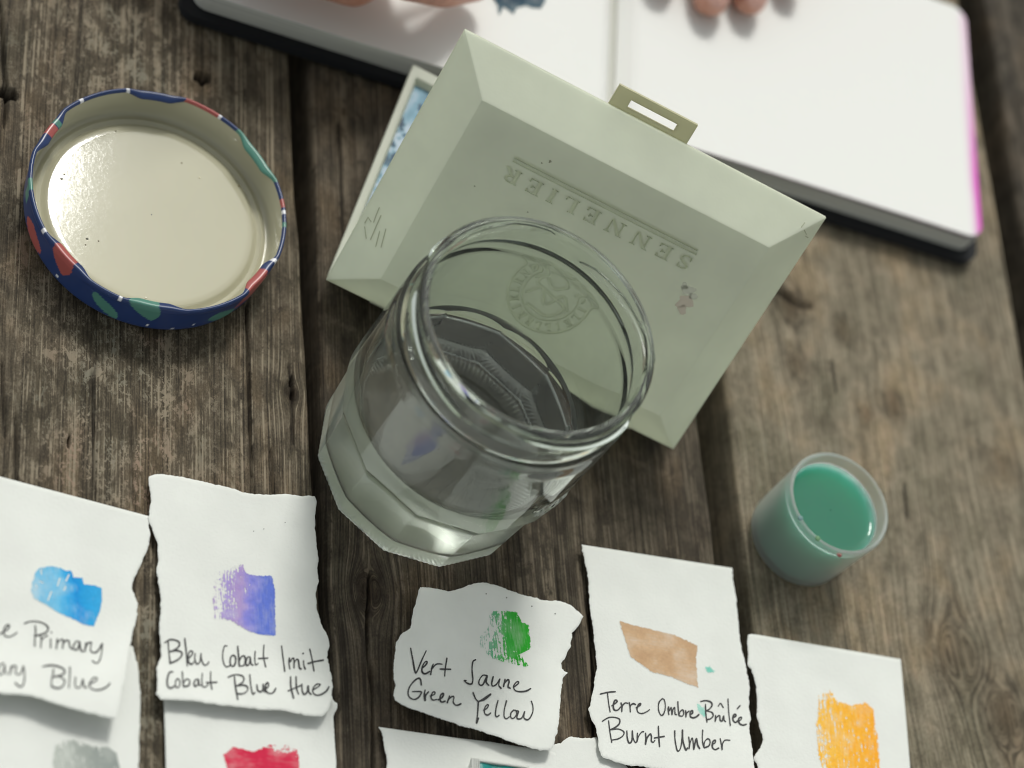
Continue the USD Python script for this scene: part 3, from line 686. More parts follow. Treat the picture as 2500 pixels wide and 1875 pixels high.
obj('dried_paint', framed((v, grid_faces(ny, nx)), HB, e1, t2, TN_), DRIED, tray_path, prim={'tint': colr.reshape(-1, 3) * 0.95}, smooth=True)
for q in (0.2, 0.8):
    c = trimesh.creation.cylinder(0.0018, 0.020, sections=20); c.apply_transform(trimesh.transformations.rotation_matrix(np.pi / 2, [0, 1, 0])); c.apply_translation([PL * q, 0.0005, -0.0022])
    obj('hinge', framed((c.vertices, c.faces), HB, e1, e2, N), TRAY, pal, smooth=40)


def blot(px_list, color, parent, surf, thin=0.00006, name='paint_stain'):
    """Dried specks as slightly raised flat drops on the lid."""
    ms = []
    for (x, y, r) in px_list:
        q = in_lid([(x, y)], surf)[0]
        pts = [(math.cos(a) * r * (1 + 0.35 * math.sin(3 * a + x)) * 0.00017, math.sin(a) * r * (1 + 0.3 * math.cos(2 * a + y)) * 0.00017) for a in np.linspace(0, 2 * np.pi, 14, endpoint=False)]
        ms.append(to_manifold(Polygon(np.array(pts) + q), thin, surf))
    for m in ms:
        vv, ff = framed(m, HB, e1, e2, N)
        obj(name, (vv, ff), STAIN, parent, prim={'tint': np.tile(color, (len(vv), 1))})


blot([(1478, 652, 15), (1474, 668, 9)], np.array([0.56, 0.50, 0.40]), lid_path, HH)
blot([(1488, 628, 13), (1496, 640, 8), (1478, 618, 7)], np.array([0.55, 0.56, 0.45]), lid_path, HH)
blot([(1188, 349, 2.6), (1170, 352, 1.6), (1080, 470, 2), (1140, 458, 1.5), (1025, 402, 1.6), (1160, 480, 1.4), (1380, 760, 1.6)], np.array([0.30, 0.31, 0.22]), lid_path, HH)

for i, st in enumerate(([(786, 492), (793, 480), (800, 486)], [(806, 486), (812, 470), (818, 456)], [(800, 520), (812, 492), (822, 470)], [(812, 530), (820, 500)], [(824, 528), (834, 492)], [(786, 500), (790, 520)], [(1732, 494), (1740, 488)], [(1738, 500), (1744, 514)], [(1742, 518), (1748, 524)])):
    vv, ff = framed(to_manifold(LineString(in_lid(st, 0.5 * HH)).buffer(0.00014), 0.0003, 0), HB, e1, e2, N)
    q = (vv - HB) @ N; xy = np.c_[(vv - HB) @ e1, (vv - HB) @ e2]; dd = np.minimum(np.minimum(xy[:, 0], PL - xy[:, 0]), np.minimum(xy[:, 1], PWD - xy[:, 1]))
    vv = vv + ((np.clip(dd / IN, 0, 1) * HH - 0.0001) * 1.0)[:, None] * N
    obj('pencil_scratch', (vv, ff), STAIN, lid_path, prim={'tint': np.tile(np.array([0.47, 0.49, 0.36]), (len(vv), 1))})

# ------------------------------------------------------------------ sketchbook
BA = math.radians(-7.0); bx = np.array([math.cos(BA), math.sin(BA), 0]); by = np.array([-math.sin(BA), math.cos(BA), 0])
BO = np.array([0.0440, 0.1098, 0.0])
HWL, HWR, BH, TH = 0.1600, 0.1575, 0.1180, 0.0122
book = thing('sketchbook', 'open sketchbook with white pages, black cover and magenta page edge behind the paint box', 'sketchbook', BO)


def rrect(x0, x1, y0, y1, r):
    return sbox(x0 + r, y0 + r, x1 - r, y1 - r).buffer(r, quad_segs=10)


def in_book(v):
    v = np.asarray(v, float); return BO + v[:, :1] * bx + v[:, 1:2] * by + v[:, 2:3] * np.array([0, 0, 1.0])


for x0, x1 in ((-HWL - 0.0038, -0.0045), (0.0045, HWR + 0.0038)):
    c = to_manifold(rrect(x0, x1, -0.0042, BH + 0.0042, 0.007), 0.0036, 0.0004)
    vv, ff = arr(c); obj('cover', (in_book(vv), ff), COVER, book)
vv, ff = arr(to_manifold(sbox(-0.0046, -0.0033, 0.0046, BH + 0.0033), 0.0014, 0.0002)); obj('spine', (in_book(vv), ff), COVER, book)


def sheet(x0, x1, y0, y1, r, zt, zb, sp=0.0022, clip=None):
    """Solid slab over a rounded rectangle whose top follows zt(x, y) and bottom zb(x, y)."""
    poly = rrect(x0, x1, y0, y1, r)
    ring = np.array(poly.exterior.segmentize(sp).coords)[:-1]
    gx, gy = np.meshgrid(np.arange(x0 + sp, x1, sp), np.arange(y0 + sp, y1, sp)); g = np.c_[gx.ravel(), gy.ravel()]
    g = g[shapely.contains_xy(poly.buffer(-sp * 0.5), g[:, 0], g[:, 1])]
    p = np.vstack([ring, g]); tri = Delaunay(p).simplices; cen = p[tri].mean(1); tri = tri[shapely.contains_xy(poly.buffer(1e-6), cen[:, 0], cen[:, 1])]
    a = np.cross(p[tri[:, 1]] - p[tri[:, 0]], p[tri[:, 2]] - p[tri[:, 0]]); tri[a < 0] = tri[a < 0][:, ::-1]
    n, nr = len(p), len(ring); i = np.arange(nr); j = (i + 1) % nr
    ccw = poly.exterior.is_ccw
    sides = np.vstack([np.c_[i, i + n, j], np.c_[j, i + n, j + n]]); sides = sides if ccw else sides[:, ::-1]
    V = np.vstack([np.c_[p, zt(p[:, 0], p[:, 1])], np.c_[p, zb(p[:, 0], p[:, 1])]])
    return V, np.vstack([tri, tri[:, ::-1] + n, sides]), nr


vv, ff = arr(to_manifold(sbox(-0.0028, 0.0006, 0.0034, BH - 0.0006), 0.0012, 0.0041)); obj('sewn_fold', (in_book(vv), ff), BLOCK, book)


def page_top(side, lift=0.0):
    W_ = HWL if side < 0 else HWR
    def z(x, y):
        d = np.abs(x) * (1.0 if side < 0 else 0.72)
        return 0.0046 + (TH - 0.0046 + lift) * (1 - 0.85 * np.exp(-(d / 0.0036) ** 2) - 0.15 * np.exp(-d / 0.016)) * (1 - 0.05 * smoothstep(0.7 * W_, W_, d)) + 0.0005 * np.sin(d * 38 + y * 12)
    return z


for side, x0, x1 in ((-1, -HWL, -0.0013), (1, 0.0019, HWR)):
    zt = page_top(side)
    V, F, nr = sheet(x0, x1, 0, BH, 0.006, zt, lambda x, y: np.full_like(x, 0.0041))
    F = F[:, ::1]
    obj('page_block', (in_book(V), F), BLOCK, book, smooth=40)
    e = 0.0006
    zt2 = (lambda zz: lambda x, y: zz(x, y) + 0.0007 + (0.0012 * smoothstep(0.06, HWR, x) if side > 0 else 0 * x))(zt)
    V, F, nr = sheet(x0 + (0.002 if side < 0 else 0.0), x1, 0.0003, BH - 0.0003, 0.007, zt2, (lambda q: lambda x, y: q(x, y) - 0.00035)(zt2))
    c = np.tile(np.array([0.80, 0.80, 0.775]), (len(V), 1))
    if side > 0:
        pink, d = lin(214, 70, 190), HWR - V[:, 0]
        n_ = len(V) // 2
        w = smoothstep(0.0052, 0.0008, d + 0.002 * (nz(V[:, 1] * 60, V[:, 1] * 0, 5) - 0.5)) * (0.35 + 0.65 * smoothstep(0.09, 0.02, V[:, 1]))
        w[n_:] = np.maximum(w[n_:], 0.9 * (V[n_:, 1] < 0.001))
        c = c * (1 - w[:, None]) + pink * w[:, None]
    obj('page', (in_book(V), F), PAGE, book, smooth=False, prim={'tint': c}, label='white right hand page with magenta fore-edge' if side > 0 else 'white left hand page with a dark teal brush mark')

PAGE_TOP_L = page_top(-1)


# ------------------------------------------------------------------ torn paper swatch cards
def card_mesh(outline, clean, zf, sp=7.0, seed=0, thick=0.00045):
    """Torn card traced on the table: outline in pixels; edges listed in clean were cut, the others are torn."""
    ring = []
    m = len(outline)
    for i in range(m):
        a, b = np.array(outline[i], float), np.array(outline[(i + 1) % m], float); L = np.linalg.norm(b - a); n = max(2, int(L / 3.2))
        t = np.linspace(0, 1, n, endpoint=False)[:, None]; q = a + (b - a) * t
        if i not in clean:
            nn = np.array([-(b - a)[1], (b - a)[0]]) / (L + 1e-9)
            off = 4.2 * (nz(q[:, 0] * 0.09, q[:, 1] * 0.09, seed, 3) - 0.5) * 2 + 2.4 * (nz(q[:, 0] * 0.35, q[:, 1] * 0.35, seed + 4, 2) - 0.5)
            q = q + nn * (off * np.minimum(1, np.minimum(t[:, 0], 1 - t[:, 0]) * L / 8 + 0.15))[:, None]
        ring.append(q)
    ring = np.vstack(ring); poly = Polygon(ring).buffer(0)
    if poly.geom_type != 'Polygon': poly = max(poly.geoms, key=lambda g: g.area)
    ring = np.array(poly.exterior.segmentize(4.0).coords)[:-1]
    inner = poly.buffer(-4.5); inner = inner if inner.geom_type == 'Polygon' else max(inner.geoms, key=lambda g: g.area)
    r2 = np.array(inner.exterior.segmentize(5.0).coords)[:-1]
    x0, y0, x1, y1 = poly.bounds
    gx, gy = np.meshgrid(np.arange(x0, x1, sp), np.arange(y0, y1, sp)); g = np.c_[gx.ravel(), gy.ravel()]
    g = g[shapely.contains_xy(poly.buffer(-9), g[:, 0], g[:, 1])]
    p = np.vstack([ring, r2, g]); tri = Delaunay(p).simplices; cen = p[tri].mean(1); tri = tri[shapely.contains_xy(poly.buffer(0.01), cen[:, 0], cen[:, 1])]
    n, nr = len(p), len(ring)
    z = zf(p); z2 = z.copy(); z2[:nr] -= 0.6 * thick
    z2[nr:nr + len(r2)] += 0.12 * thick
    V = np.vstack([at(p, z2), at(p, z - thick)])
    a = np.cross(V[tri[:, 1]] - V[tri[:, 0]], V[tri[:, 2]] - V[tri[:, 0]])[:, 2]; tri[a < 0] = tri[a < 0][:, ::-1]
    i = np.arange(nr); j = (i + 1) % nr
    sides = np.vstack([np.c_[i, i + n, j], np.c_[j, i + n, j + n]])
    area = 0.5 * np.sum(V[i, 0] * V[j, 1] - V[j, 0] * V[i, 1])
    if area < 0: sides = sides[:, ::-1]
    return V, np.vstack([tri, tri[:, ::-1] + n, sides])


def lines(strokes, ox, oy, sc, zf, w=2.1, dz=0.00016, seed=0):
    """Handwriting: each stroke a smoothed pen line lying on the paper."""
    r = random.Random(seed); parts = []
    for s in strokes.split(';'):
        p = zoomed(s.strip(), ox, oy, sc)
        if len(p) == 1: parts.append(Point(p[0]).buffer(w * 1.25)); continue
        q = spline(p, 6); ww = w
        for i in range(len(q) - 1):
            ww = min(max(ww + r.uniform(-0.22, 0.22), w * 0.82), w * 1.28)
            parts.append(LineString(q[i:i + 2]).buffer(ww, quad_segs=4))
    u = unary_union(parts).simplify(0.15); V, F, o = [], [], 0
    for g in (u.geoms if hasattr(u, 'geoms') else [u]):
        vv, ff = trimesh.creation.triangulate_polygon(g, engine='earcut'); V.append(vv); F.append(ff + o); o += len(vv)
    V, F = np.vstack(V), np.vstack(F); P = at(V, zf(V) + dz)
    a = np.cross(P[F[:, 1]] - P[F[:, 0]], P[F[:, 2]] - P[F[:, 0]])[:, 2]; F[a < 0] = F[a < 0][:, ::-1]
    return P, F


PAPERW = np.array([0.755, 0.77, 0.73])


def swatch(poly, zf, colour, dry, brush=(0.1, 1.0), edge=3.0, sp=1.25, dz=0.00008, seed=0, slits=(), scale=(0.46, 0.055)):
    """Brushed paint: poly in pixels; colour(u, v, n) -> rgb, dry(u, v) -> 0 (solid) .. 1 (bare) on the swatch's own 0..1 square."""
    pg = Polygon(poly).buffer(0); x0, y0, x1, y1 = pg.buffer(8).bounds
    gx, gy = np.meshgrid(np.arange(x0, x1, sp), np.arange(y0, y1, sp)); p = np.c_[gx.ravel(), gy.ravel()]
    sdist = np.where(shapely.contains_xy(pg, p[:, 0], p[:, 1]), 1, -1) * seg_dist(p, np.array(pg.exterior.coords))
    u, w = (p[:, 0] - x0) / (x1 - x0), (p[:, 1] - y0) / (y1 - y0)
    b = np.array(brush) / np.linalg.norm(brush); al, ac = p @ b, p @ np.array([-b[1], b[0]])
    n1 = nz(ac * scale[0], al * scale[1], seed, 4); n2 = nz(p[:, 0] * 0.21, p[:, 1] * 0.21, seed + 1, 4); n3 = nz(p[:, 0] * 0.03, p[:, 1] * 0.03, seed + 2, 3)
    D = dry(u, w)
    body = 0.60 * n1 + 0.40 * n2
    cov = smoothstep(-0.035, 0.055, body - (0.22 + 0.34 * D)) * smoothstep(-1.2, 1.6, sdist + edge * 2.4 * (n2 - 0.5) + 9 * D * (n1 - 0.52))
    for a, c, ww in slits: cov = cov * smoothstep(ww * 0.5, ww * 1.2, seg_dist(p, np.array([a, c], float)))
    keep = cov > 0.06
    c = np.clip(colour(u, w, n3, n1, sdist), 0.004, 0.9)
    c = c * (1 + 0.26 * (n2 - 0.5)[:, None] + 0.14 * (n1 - 0.5)[:, None]); cov = (np.clip(cov, 0, 1) * np.clip(0.97 + 0.7 * (n3 - 0.5) + 0.4 * (n1 - 0.5), 0.62, 1.0))[:, None]; c = PAPERW * (1 - cov) + c * cov
    V = at(p, zf(p) + dz); nc = gx.shape[1]
    F = grid_faces(gx.shape[0], nc); F = F[keep[F].all(1)]
    used = np.unique(F); remap = np.zeros(len(p), int); remap[used] = np.arange(len(used)); F = remap[F]; V, c = V[used], c[used]
    a = np.cross(V[F[:, 1]] - V[F[:, 0]], V[F[:, 2]] - V[F[:, 0]])[:, 2]; F[a < 0] = F[a < 0][:, ::-1]
    return (V, F), c


def mixc(stops, t):
    xs = [s[0] for s in stops]; return np.stack([np.interp(t, xs, [s[1][k] for s in stops]) for k in range(3)], -1)


def low(p, a=0.0004, s=0): return a * (nz(p[:, 0] * 0.006, p[:, 1] * 0.006, s, 2) - 0.3)


Z = {
    'F': lambda p: 0.0010 + low(p, 0.0004, 50),
    'A': lambda p: 0.0019 + low(p, 0.0004, 51) + 0.0062 * smoothstep(1480, 1760, p[:, 1] + 0.10 * p[:, 0]) ** 1.5,
    'G': lambda p: 0.0010 + low(p, 0.0004, 52) + 0.0022 * smoothstep(780, 830, p[:, 0]) * smoothstep(1800, 1710, p[:, 1]),
    'B': lambda p: 0.0022 + low(p, 0.0005, 53) + 0.0030 * smoothstep(1560, 1740, p[:, 1]),
    'H': lambda p: 0.0011 + low(p, 0.0004, 54),
    'I': lambda p: 0.0009 + low(p, 0.0004, 57),
    'C': lambda p: 0.0021 + low(p, 0.0005, 55) + 0.0034 * smoothstep(1560, 1800, p[:, 1]) + 0.0018 * smoothstep(1100, 960, p[:, 0]),
    'D': lambda p: 0.0020 + low(p, 0.0004, 56) + 0.0012 * smoothstep(1700, 1880, p[:, 1]),
    'E': lambda p: 0.0012 + low(p, 0.0004, 58)}
zl = lambda s: zoomed(s, 0, 1125, 2.212)
zc = lambda s: zoomed(s, 850, 1275, 2.107)
ze = lambda s: zoomed(s, 1700, 1050, 2.011)
OUT = {
    'A': (zl("-330,-5 0,85 808,300 802,350 812,400 798,470 762,560 722,640 712,690 745,770 735,860 712,950 700,1020 682,1130 658,1250 632,1400 480,1365 330,1320 170,1270 0,1255 -330,1240"), {0, 1, 19}),
    'F': (zl("-330,1000 500,1000 715,1000 742,1090 752,1200 758,1300 755,1400 750,1500 752,1600 745,1700 750,1830 760,2000 -330,2000"), {0, 1, 11, 12}),
    'B': (zl("805,85 850,72 930,80 1040,100 1150,125 1260,150 1340,175 1440,182 1560,180 1620,190 1700,190 1710,220 1700,300 1705,400 1712,480 1720,530 1712,580 1722,650 1705,720 1710,800 1740,890 1770,950 1780,1000 1765,1060 1780,1120 1795,1200 1790,1290 1775,1340 1740,1380 1650,1375 1540,1350 1420,1345 1300,1330 1180,1320 1060,1300 940,1290 870,1290 842,1260 850,1190 845,1120 870,1060 865,980 862,900 868,760 860,680 845,600 855,520 852,450 825,380 803,320 815,200 803,130"), set()),
    'G': (zl("880,1200 1780,1250 1800,1292 1822,1312 1818,1342 1800,1380 1805,1450 1810,1550 1815,1659 1818,1800 1820,2000 905,2000 892,1500"), {0, 10, 11, 12}),
    'C': (zc("370,333 440,340 520,355 580,340 640,318 690,310 750,320 830,350 920,380 1000,400 1090,405 1150,430 1210,485 1190,525 1150,570 1145,640 1120,690 1095,725 1100,755 1130,775 1105,800 1095,870 1090,950 1080,1050 1060,1140 1045,1170 990,1175 900,1150 800,1115 700,1080 600,1055 500,1020 400,985 300,950 240,915 232,890 245,840 232,760 240,700 245,620 270,580 320,545 330,480 350,400"), set()),
    'D': (zc("1200,115 1975,235 1980,300 1995,380 2005,480 2010,560 2025,660 2050,760 2065,850 2060,950 2070,1000 2065,1080 2080,1180 2090,1280 2095,1330 1800,1310 1600,1275 1520,1255 1440,1250 1370,1232 1310,1210 1290,1170 1285,1110 1275,1060 1250,1010 1235,960 1250,920 1262,860 1268,800 1280,740 1270,650 1262,560 1248,480 1240,400 1235,300 1215,180"), {0}),
    'E': (ze("255,1005 290,1003 1003,1125 1030,1420 1050,1659 1068,1900 300,1900 305,1700 298,1640 282,1610 315,1560 328,1520 310,1460 295,1400 298,1330 295,1260 280,1200 252,1150 255,1100 250,1040"), {1, 2, 3, 4, 5, 6}),
    'H': (zoomed("85,275 400,320 800,375 1100,410 1340,450 1690,500 1690,1150 190,1150 175,850 160,720 162,645 165,580 150,500 130,400 110,310", 900, 1700, 3.687), {0, 1, 2, 3, 4, 5, 6}),
    'I': (zoomed("1560,470 1680,430 1730,425 1780,380 1830,362 1900,375 2050,370 2180,420 2300,600 2420,760 2420,1150 1560,1150", 900, 1700, 3.687), {8, 9, 10, 11})}

WORDS = {
 'A': [(0, 1340, 4.367, "0,905 20,895 60,870 95,840 95,812 70,815 45,850 40,900 60,930 105,935 150,915 182,890"),
       (0, 1340, 4.367, "375,820 380,880 372,960 370,1035; 262,795 330,772 420,778 490,810 515,850 490,890 430,915 370,925; 430,920 440,960 435,1055; 437,985 470,940 505,925; 540,960 540,1055; 548,890; 600,1065 612,960 615,1000 650,965 672,975 668,1060; 672,1010 705,975 735,985 745,1040 770,1070; 850,990 815,985 785,1030 790,1070 825,1070 850,1000 855,1060 880,1095; 915,1000 905,1090 915,1040 945,1000 975,1000; 975,1000 965,1080 1000,1105 1040,1090 1090,1010; 1090,1010 1085,1100 1065,1180 1040,1215 1005,1210 985,1190"),
       (0, 1340, 4.367, "40,1220 10,1230 -20,1290 0,1340 30,1325 50,1240 55,1310 75,1335; 120,1250 105,1335 115,1290 145,1245 170,1250; 175,1260 165,1320 195,1340 225,1320 250,1250; 250,1250 262,1330 258,1410 240,1460 205,1465 165,1430"),
       (0, 1340, 4.367, "570,1280 565,1340 550,1400 550,1470; 455,1255 540,1240 630,1255 685,1290 680,1330 620,1355 550,1370; 600,1350 670,1380 690,1420 660,1470 600,1485 550,1460; 745,1260 745,1340 735,1480; 805,1370 800,1440 820,1480 860,1465 885,1390 890,1440 905,1480 930,1470; 950,1440 1000,1420 1035,1390 1020,1370 985,1385 955,1440 970,1485 1030,1505 1100,1490 1150,1460 1172,1430")],
 'B': [(380, 1520, 4.9156, "150,230 160,360 175,490; 110,240 170,205 240,210 285,240 275,290 220,330 165,350; 165,350 250,335 310,355 310,400 260,450 180,485; 350,190 365,330 380,520; 400,425 440,380 440,345 410,345 390,400 395,470 430,500 460,470; 475,370 470,440 495,495 530,470 545,370 550,440 580,505 620,500 637,470"),
       (380, 1520, 4.9156, "855,280 825,285 805,380 815,480 850,530 900,510; 925,390 900,420 895,490 925,525 955,490 960,420 935,390; 985,285 995,400 1005,520 1000,470 1030,410 1065,400 1075,450 1060,510 1020,520; 1130,410 1100,420 1085,480 1095,515 1125,490 1135,420 1145,490 1165,510; 1195,345 1190,440 1200,505 1230,490; 1300,270 1295,400 1320,530; 1235,430 1345,425"),
       (380, 1520, 4.9156, "1512,280 1530,430 1550,580; 1610,555 1600,480 1605,425 1615,470 1640,430 1660,440 1660,545 1665,480 1695,440 1715,460 1725,540 1745,555; 1775,460 1780,520 1795,555; 1770,370; 1850,320 1875,430 1900,580; 1830,490 1920,465 2010,450"),
       (380, 1520, 4.9156, "205,590 165,600 140,680 145,760 180,785 230,760; 265,670 240,700 240,760 265,780 290,750 290,700 268,670; 320,590 325,680 335,770 335,730 365,680 405,690 405,740 370,765 335,760; 510,680 480,685 460,730 475,765 505,740 515,690 520,740 540,755; 560,610 555,700 565,765 600,770 630,740; 660,590 660,700 675,800; 610,720 735,715"),
       (380, 1520, 4.9156, "945,650 960,780 985,920; 870,655 950,625 1030,635 1060,670 1040,720 970,760; 970,760 1060,750 1105,780 1090,830 1030,855 970,850; 1130,625 1140,740 1165,855 1190,840; 1215,745 1225,810 1260,830 1290,800 1290,740 1300,810 1320,830; 1320,800 1355,760 1345,720 1320,750 1325,820 1370,850 1415,835 1440,790"),
       (380, 1520, 4.9156, "1620,650 1625,780 1655,905; 1685,650 1690,780 1715,860; 1590,820 1660,790 1740,755; 1755,740 1760,820 1785,860 1820,830 1830,760 1840,830 1865,860; 1885,810 1950,770 1975,740 1930,740 1890,790 1890,840 1930,870 1990,860 2050,820 2080,770")],
 'C': [(960, 1560, 5.53, "235,125 265,280 295,440 320,440 380,300 445,160; 385,400 440,350 460,310 430,310 395,370 390,440 430,470 490,440; 540,340 520,400 505,480; 520,405 570,350 610,335 660,340; 725,260 705,390 695,500; 635,405 775,408"),
       (960, 1560, 5.53, "1112,280 1075,310 1065,420 1075,540 1060,605 1010,600 960,565 985,560; 1270,495 1210,490 1160,560 1165,615 1210,615 1265,510 1255,580 1290,625; 1350,510 1330,600 1345,635 1395,610 1440,540 1425,620 1455,665; 1510,545 1490,640 1505,590 1550,550 1565,580 1550,640 1580,665; 1630,650 1690,600 1690,575 1660,585 1625,640 1650,695 1720,710 1800,700 1855,670"),
       (960, 1560, 5.53, "380,620 370,550 340,530 280,570 220,650 200,730 225,790 285,815 340,790 375,740 370,710 260,710; 430,690 420,760 430,830 435,770 475,715; 500,770 560,745 560,715 530,725 510,790 540,825 590,815; 610,820 660,790 680,740 650,745 630,800 650,850 700,840; 760,770 730,860 750,810 800,775 820,790 810,850 840,890 880,890 912,875"),
       (960, 1560, 5.53, "1080,725 1110,800 1150,850; 1150,850 1230,800 1315,745; 1155,840 1240,815 1315,752; 1150,850 1140,1000 1125,1135 1150,1070; 1225,960 1270,930 1285,890 1260,890 1230,950 1240,1010 1280,1025 1315,1000; 1415,830 1390,930 1380,1020 1400,1050 1430,1030; 1530,835 1500,960 1500,1050 1530,1075 1570,1050; 1625,960 1590,1000 1590,1060 1625,1070 1665,1020 1660,970 1630,960; 1660,970 1690,980 1670,1060 1700,1080 1740,1060 1775,980 1765,1060 1810,1090 1850,1060 1885,980 1885,900 1865,840")],
 'D': [(1430, 1640, 5.267, "190,285 290,262 380,255; 280,265 295,400 315,515; 335,435 400,390 395,365 370,375 355,440 370,490 415,490 450,450; 455,400 465,450 465,510 470,440 510,400 540,405; 560,395 570,450 575,515 575,440 610,410 640,420; 650,460 700,430 705,410 680,420 660,480 680,525 730,535 790,510 822,485"),
       (1430, 1640, 5.267, "985,345 945,390 935,470 955,540 985,560 1015,510 1025,430 1010,360 985,345; 1070,550 1060,490 1065,450 1075,500 1100,460 1110,550 1120,490 1145,460 1150,540 1170,550; 1185,385 1190,480 1200,560 1215,510 1250,490 1260,540 1240,570 1205,565; 1285,500 1290,580 1300,530 1330,505; 1340,550 1375,530 1370,500 1345,520 1345,570 1375,590 1420,580 1455,550"),
       (1430, 1640, 5.267, "1480,380 1550,370 1610,390 1625,430 1590,480 1545,500; 1540,420 1545,540 1560,645; 1545,500 1620,520 1640,560 1610,600 1560,615; 1670,560 1665,640 1680,590 1715,560; 1725,565 1730,620 1755,630 1775,570 1780,620 1800,640; 1705,440 1735,405 1770,460; 1830,350 1840,520 1860,690; 1890,590 1930,570 1925,545 1900,560 1895,620 1925,650 1955,630; 1950,475 1985,435; 1960,640 2000,610 2000,585 1970,600 1975,660 2020,685 2065,675"),
       (1430, 1640, 5.267, "215,635 290,590 370,585 435,610 430,670 370,720 310,745; 295,630 310,760 335,905; 310,745 420,735 490,770 480,820 420,860 345,875; 530,760 535,850 560,915 595,880 600,760 610,850 640,910 660,890; 665,790 660,900 680,830 720,775 745,770; 770,790 775,860 770,930 790,850 830,800 845,830 845,890 870,905 890,880; 935,700 940,830 950,960; 885,850 1010,830"),
       (1430, 1640, 5.267, "1145,760 1150,880 1180,1015 1220,980 1240,850 1245,750 1250,880 1285,1000 1310,980; 1325,840 1335,920 1330,990 1345,910 1370,850 1385,930 1390,995 1405,920 1425,860 1440,940 1465,985; 1505,750 1500,870 1520,970 1530,900 1570,860 1600,890 1585,950 1530,975; 1620,940 1665,910 1665,880 1635,900 1630,970 1665,1000 1710,980; 1730,860 1745,930 1755,1000 1760,930 1790,880 1855,880")]}

SW = {}


def edge_dark(sd_, k=0.12, w=3.0): return 1 - k * np.exp(-np.maximum(sd_, 0) / w)


zA = lambda s: zoomed(s, 0, 1340, 4.367)
sl = lambda a, b, w: (zA(a)[0], zA(b)[0], w)
SW['A'] = (zA("370,260 420,200 520,185 620,190 700,230 760,230 785,300 880,310 895,375 1000,385 1085,415 1090,560 1070,660 1000,830 900,810 800,760 620,680 500,600 360,530 330,450 340,370"),
           lambda u, v, n, n1, s: mixc([(0, lin(164, 206, 226)), (0.14, lin(116, 188, 224)), (0.42, lin(104, 186, 226)), (0.52, lin(52, 166, 224)), (0.66, lin(6, 142, 214)), (0.78, lin(30, 156, 218)), (1, lin(52, 166, 222))], np.clip(u + 0.30 * (n - 0.5), 0, 1)) * edge_dark(s)[:, None],
           lambda u, v: 0.10 + 0.40 * smoothstep(0.35, 0.02, u) + 0.30 * smoothstep(0.2, 0.0, v), (0.25, 1), 2.0, [sl('640,310', '612,395', 1.3), sl('735,275', '705,340', 1.9), sl('700,405', '682,440', 1.7), sl('548,455', '512,545', 1.5), sl('425,345', '455,360', 1.3)])
SW['B'] = (zl("1160,590 1200,590 1270,565 1310,560 1330,610 1400,620 1470,620 1485,700 1490,945 1400,940 1330,915 1240,860 1160,850 1150,740"),
           lambda u, v, n, n1, s: mixc([(0, lin(190, 166, 204)), (0.25, lin(164, 148, 206)), (0.42, lin(170, 146, 200)), (0.56, lin(138, 134, 212)), (0.74, lin(96, 116, 208)), (1, lin(98, 122, 214))], np.clip(u + 0.5 * (n - 0.5) + 0.12 * (v - 0.5), 0, 1)) * edge_dark(s)[:, None],
           lambda u, v: np.clip(0.30 + 0.62 * smoothstep(0.55, 0.02, u) + 0.45 * smoothstep(0.25, 0.0, v) - 0.30 * smoothstep(0.5, 0.75, u) + 0.45 * smoothstep(0.85, 1.0, u) * smoothstep(0.5, 0.1, v), 0, 1), (0.05, 1), 3.0, [])
SW['C'] = (zc("735,460 780,455 870,460 890,510 930,530 940,640 930,660 880,680 935,745 850,730 740,700 680,640 670,600 720,540"),
           lambda u, v, n, n1, s: mixc([(0, lin(170, 200, 190)), (0.3, lin(110, 180, 140)), (0.5, lin(70, 184, 80)), (0.72, lin(36, 166, 36)), (1, lin(40, 172, 40))], np.clip(u + 0.2 * (n1 - 0.5), 0, 1)),
           lambda u, v: np.clip(0.30 + 0.62 * smoothstep(0.66, 0.40, u) + 0.6 * smoothstep(0.62, 0.9, v), 0, 1) * 0.84, (0.12, 1), 4.0, [])
SW['D'] = (zc("1395,505 1450,525 1560,550 1680,580 1800,635 1790,700 1800,850 1740,830 1660,795 1560,770 1520,740 1450,690 1435,640 1410,560"),
           lambda u, v, n, n1, s: mixc([(0, lin(208, 178, 146)), (0.5, lin(200, 166, 130)), (1, lin(186, 150, 114))], np.clip(0.5 + 1.3 * (n - 0.5) + 0.25 * (u - 0.5), 0, 1)) * edge_dark(s, 0.10)[:, None],
           lambda u, v: 0.12 * smoothstep(0.55, 0.95, v), (1, 0.2), 2.6, [])
SW['E'] = (ze("600,1280 660,1275 690,1330 760,1350 830,1340 870,1370 880,1480 890,1500 900,1659 912,1740 760,1760 640,1720 600,1600 590,1450"),
           lambda u, v, n, n1, s: mixc([(0, lin(250, 206, 112)), (0.45, lin(250, 184, 60)), (1, lin(246, 160, 26))], np.clip(0.55 + 1.2 * (n1 - 0.5) + 0.6 * (u - 0.5), 0, 1)),
           lambda u, v: 0.46 + 0.45 * smoothstep(0.25, 0.0, v) + 0.30 * smoothstep(0.3, 0, u) + 0.2 * smoothstep(0.8, 1, u), (0.08, 1), 5.0, [])
SW['G'] = (zl("1205,1585 1260,1545 1310,1555 1370,1570 1450,1535 1600,1545 1615,1600 1620,1700 1600,1760 1300,1770 1240,1700 1215,1620"),
           lambda u, v, n, n1, s: mixc([(0, lin(214, 36, 76)), (1, lin(200, 28, 66))], np.clip(n, 0, 1)),
           lambda u, v: 0.9 * smoothstep(0.45, 0.7, u) * smoothstep(0.42, 0.1, v) + 0.25 * smoothstep(0.15, 0, v), (1, 0.12), 4.0, [])
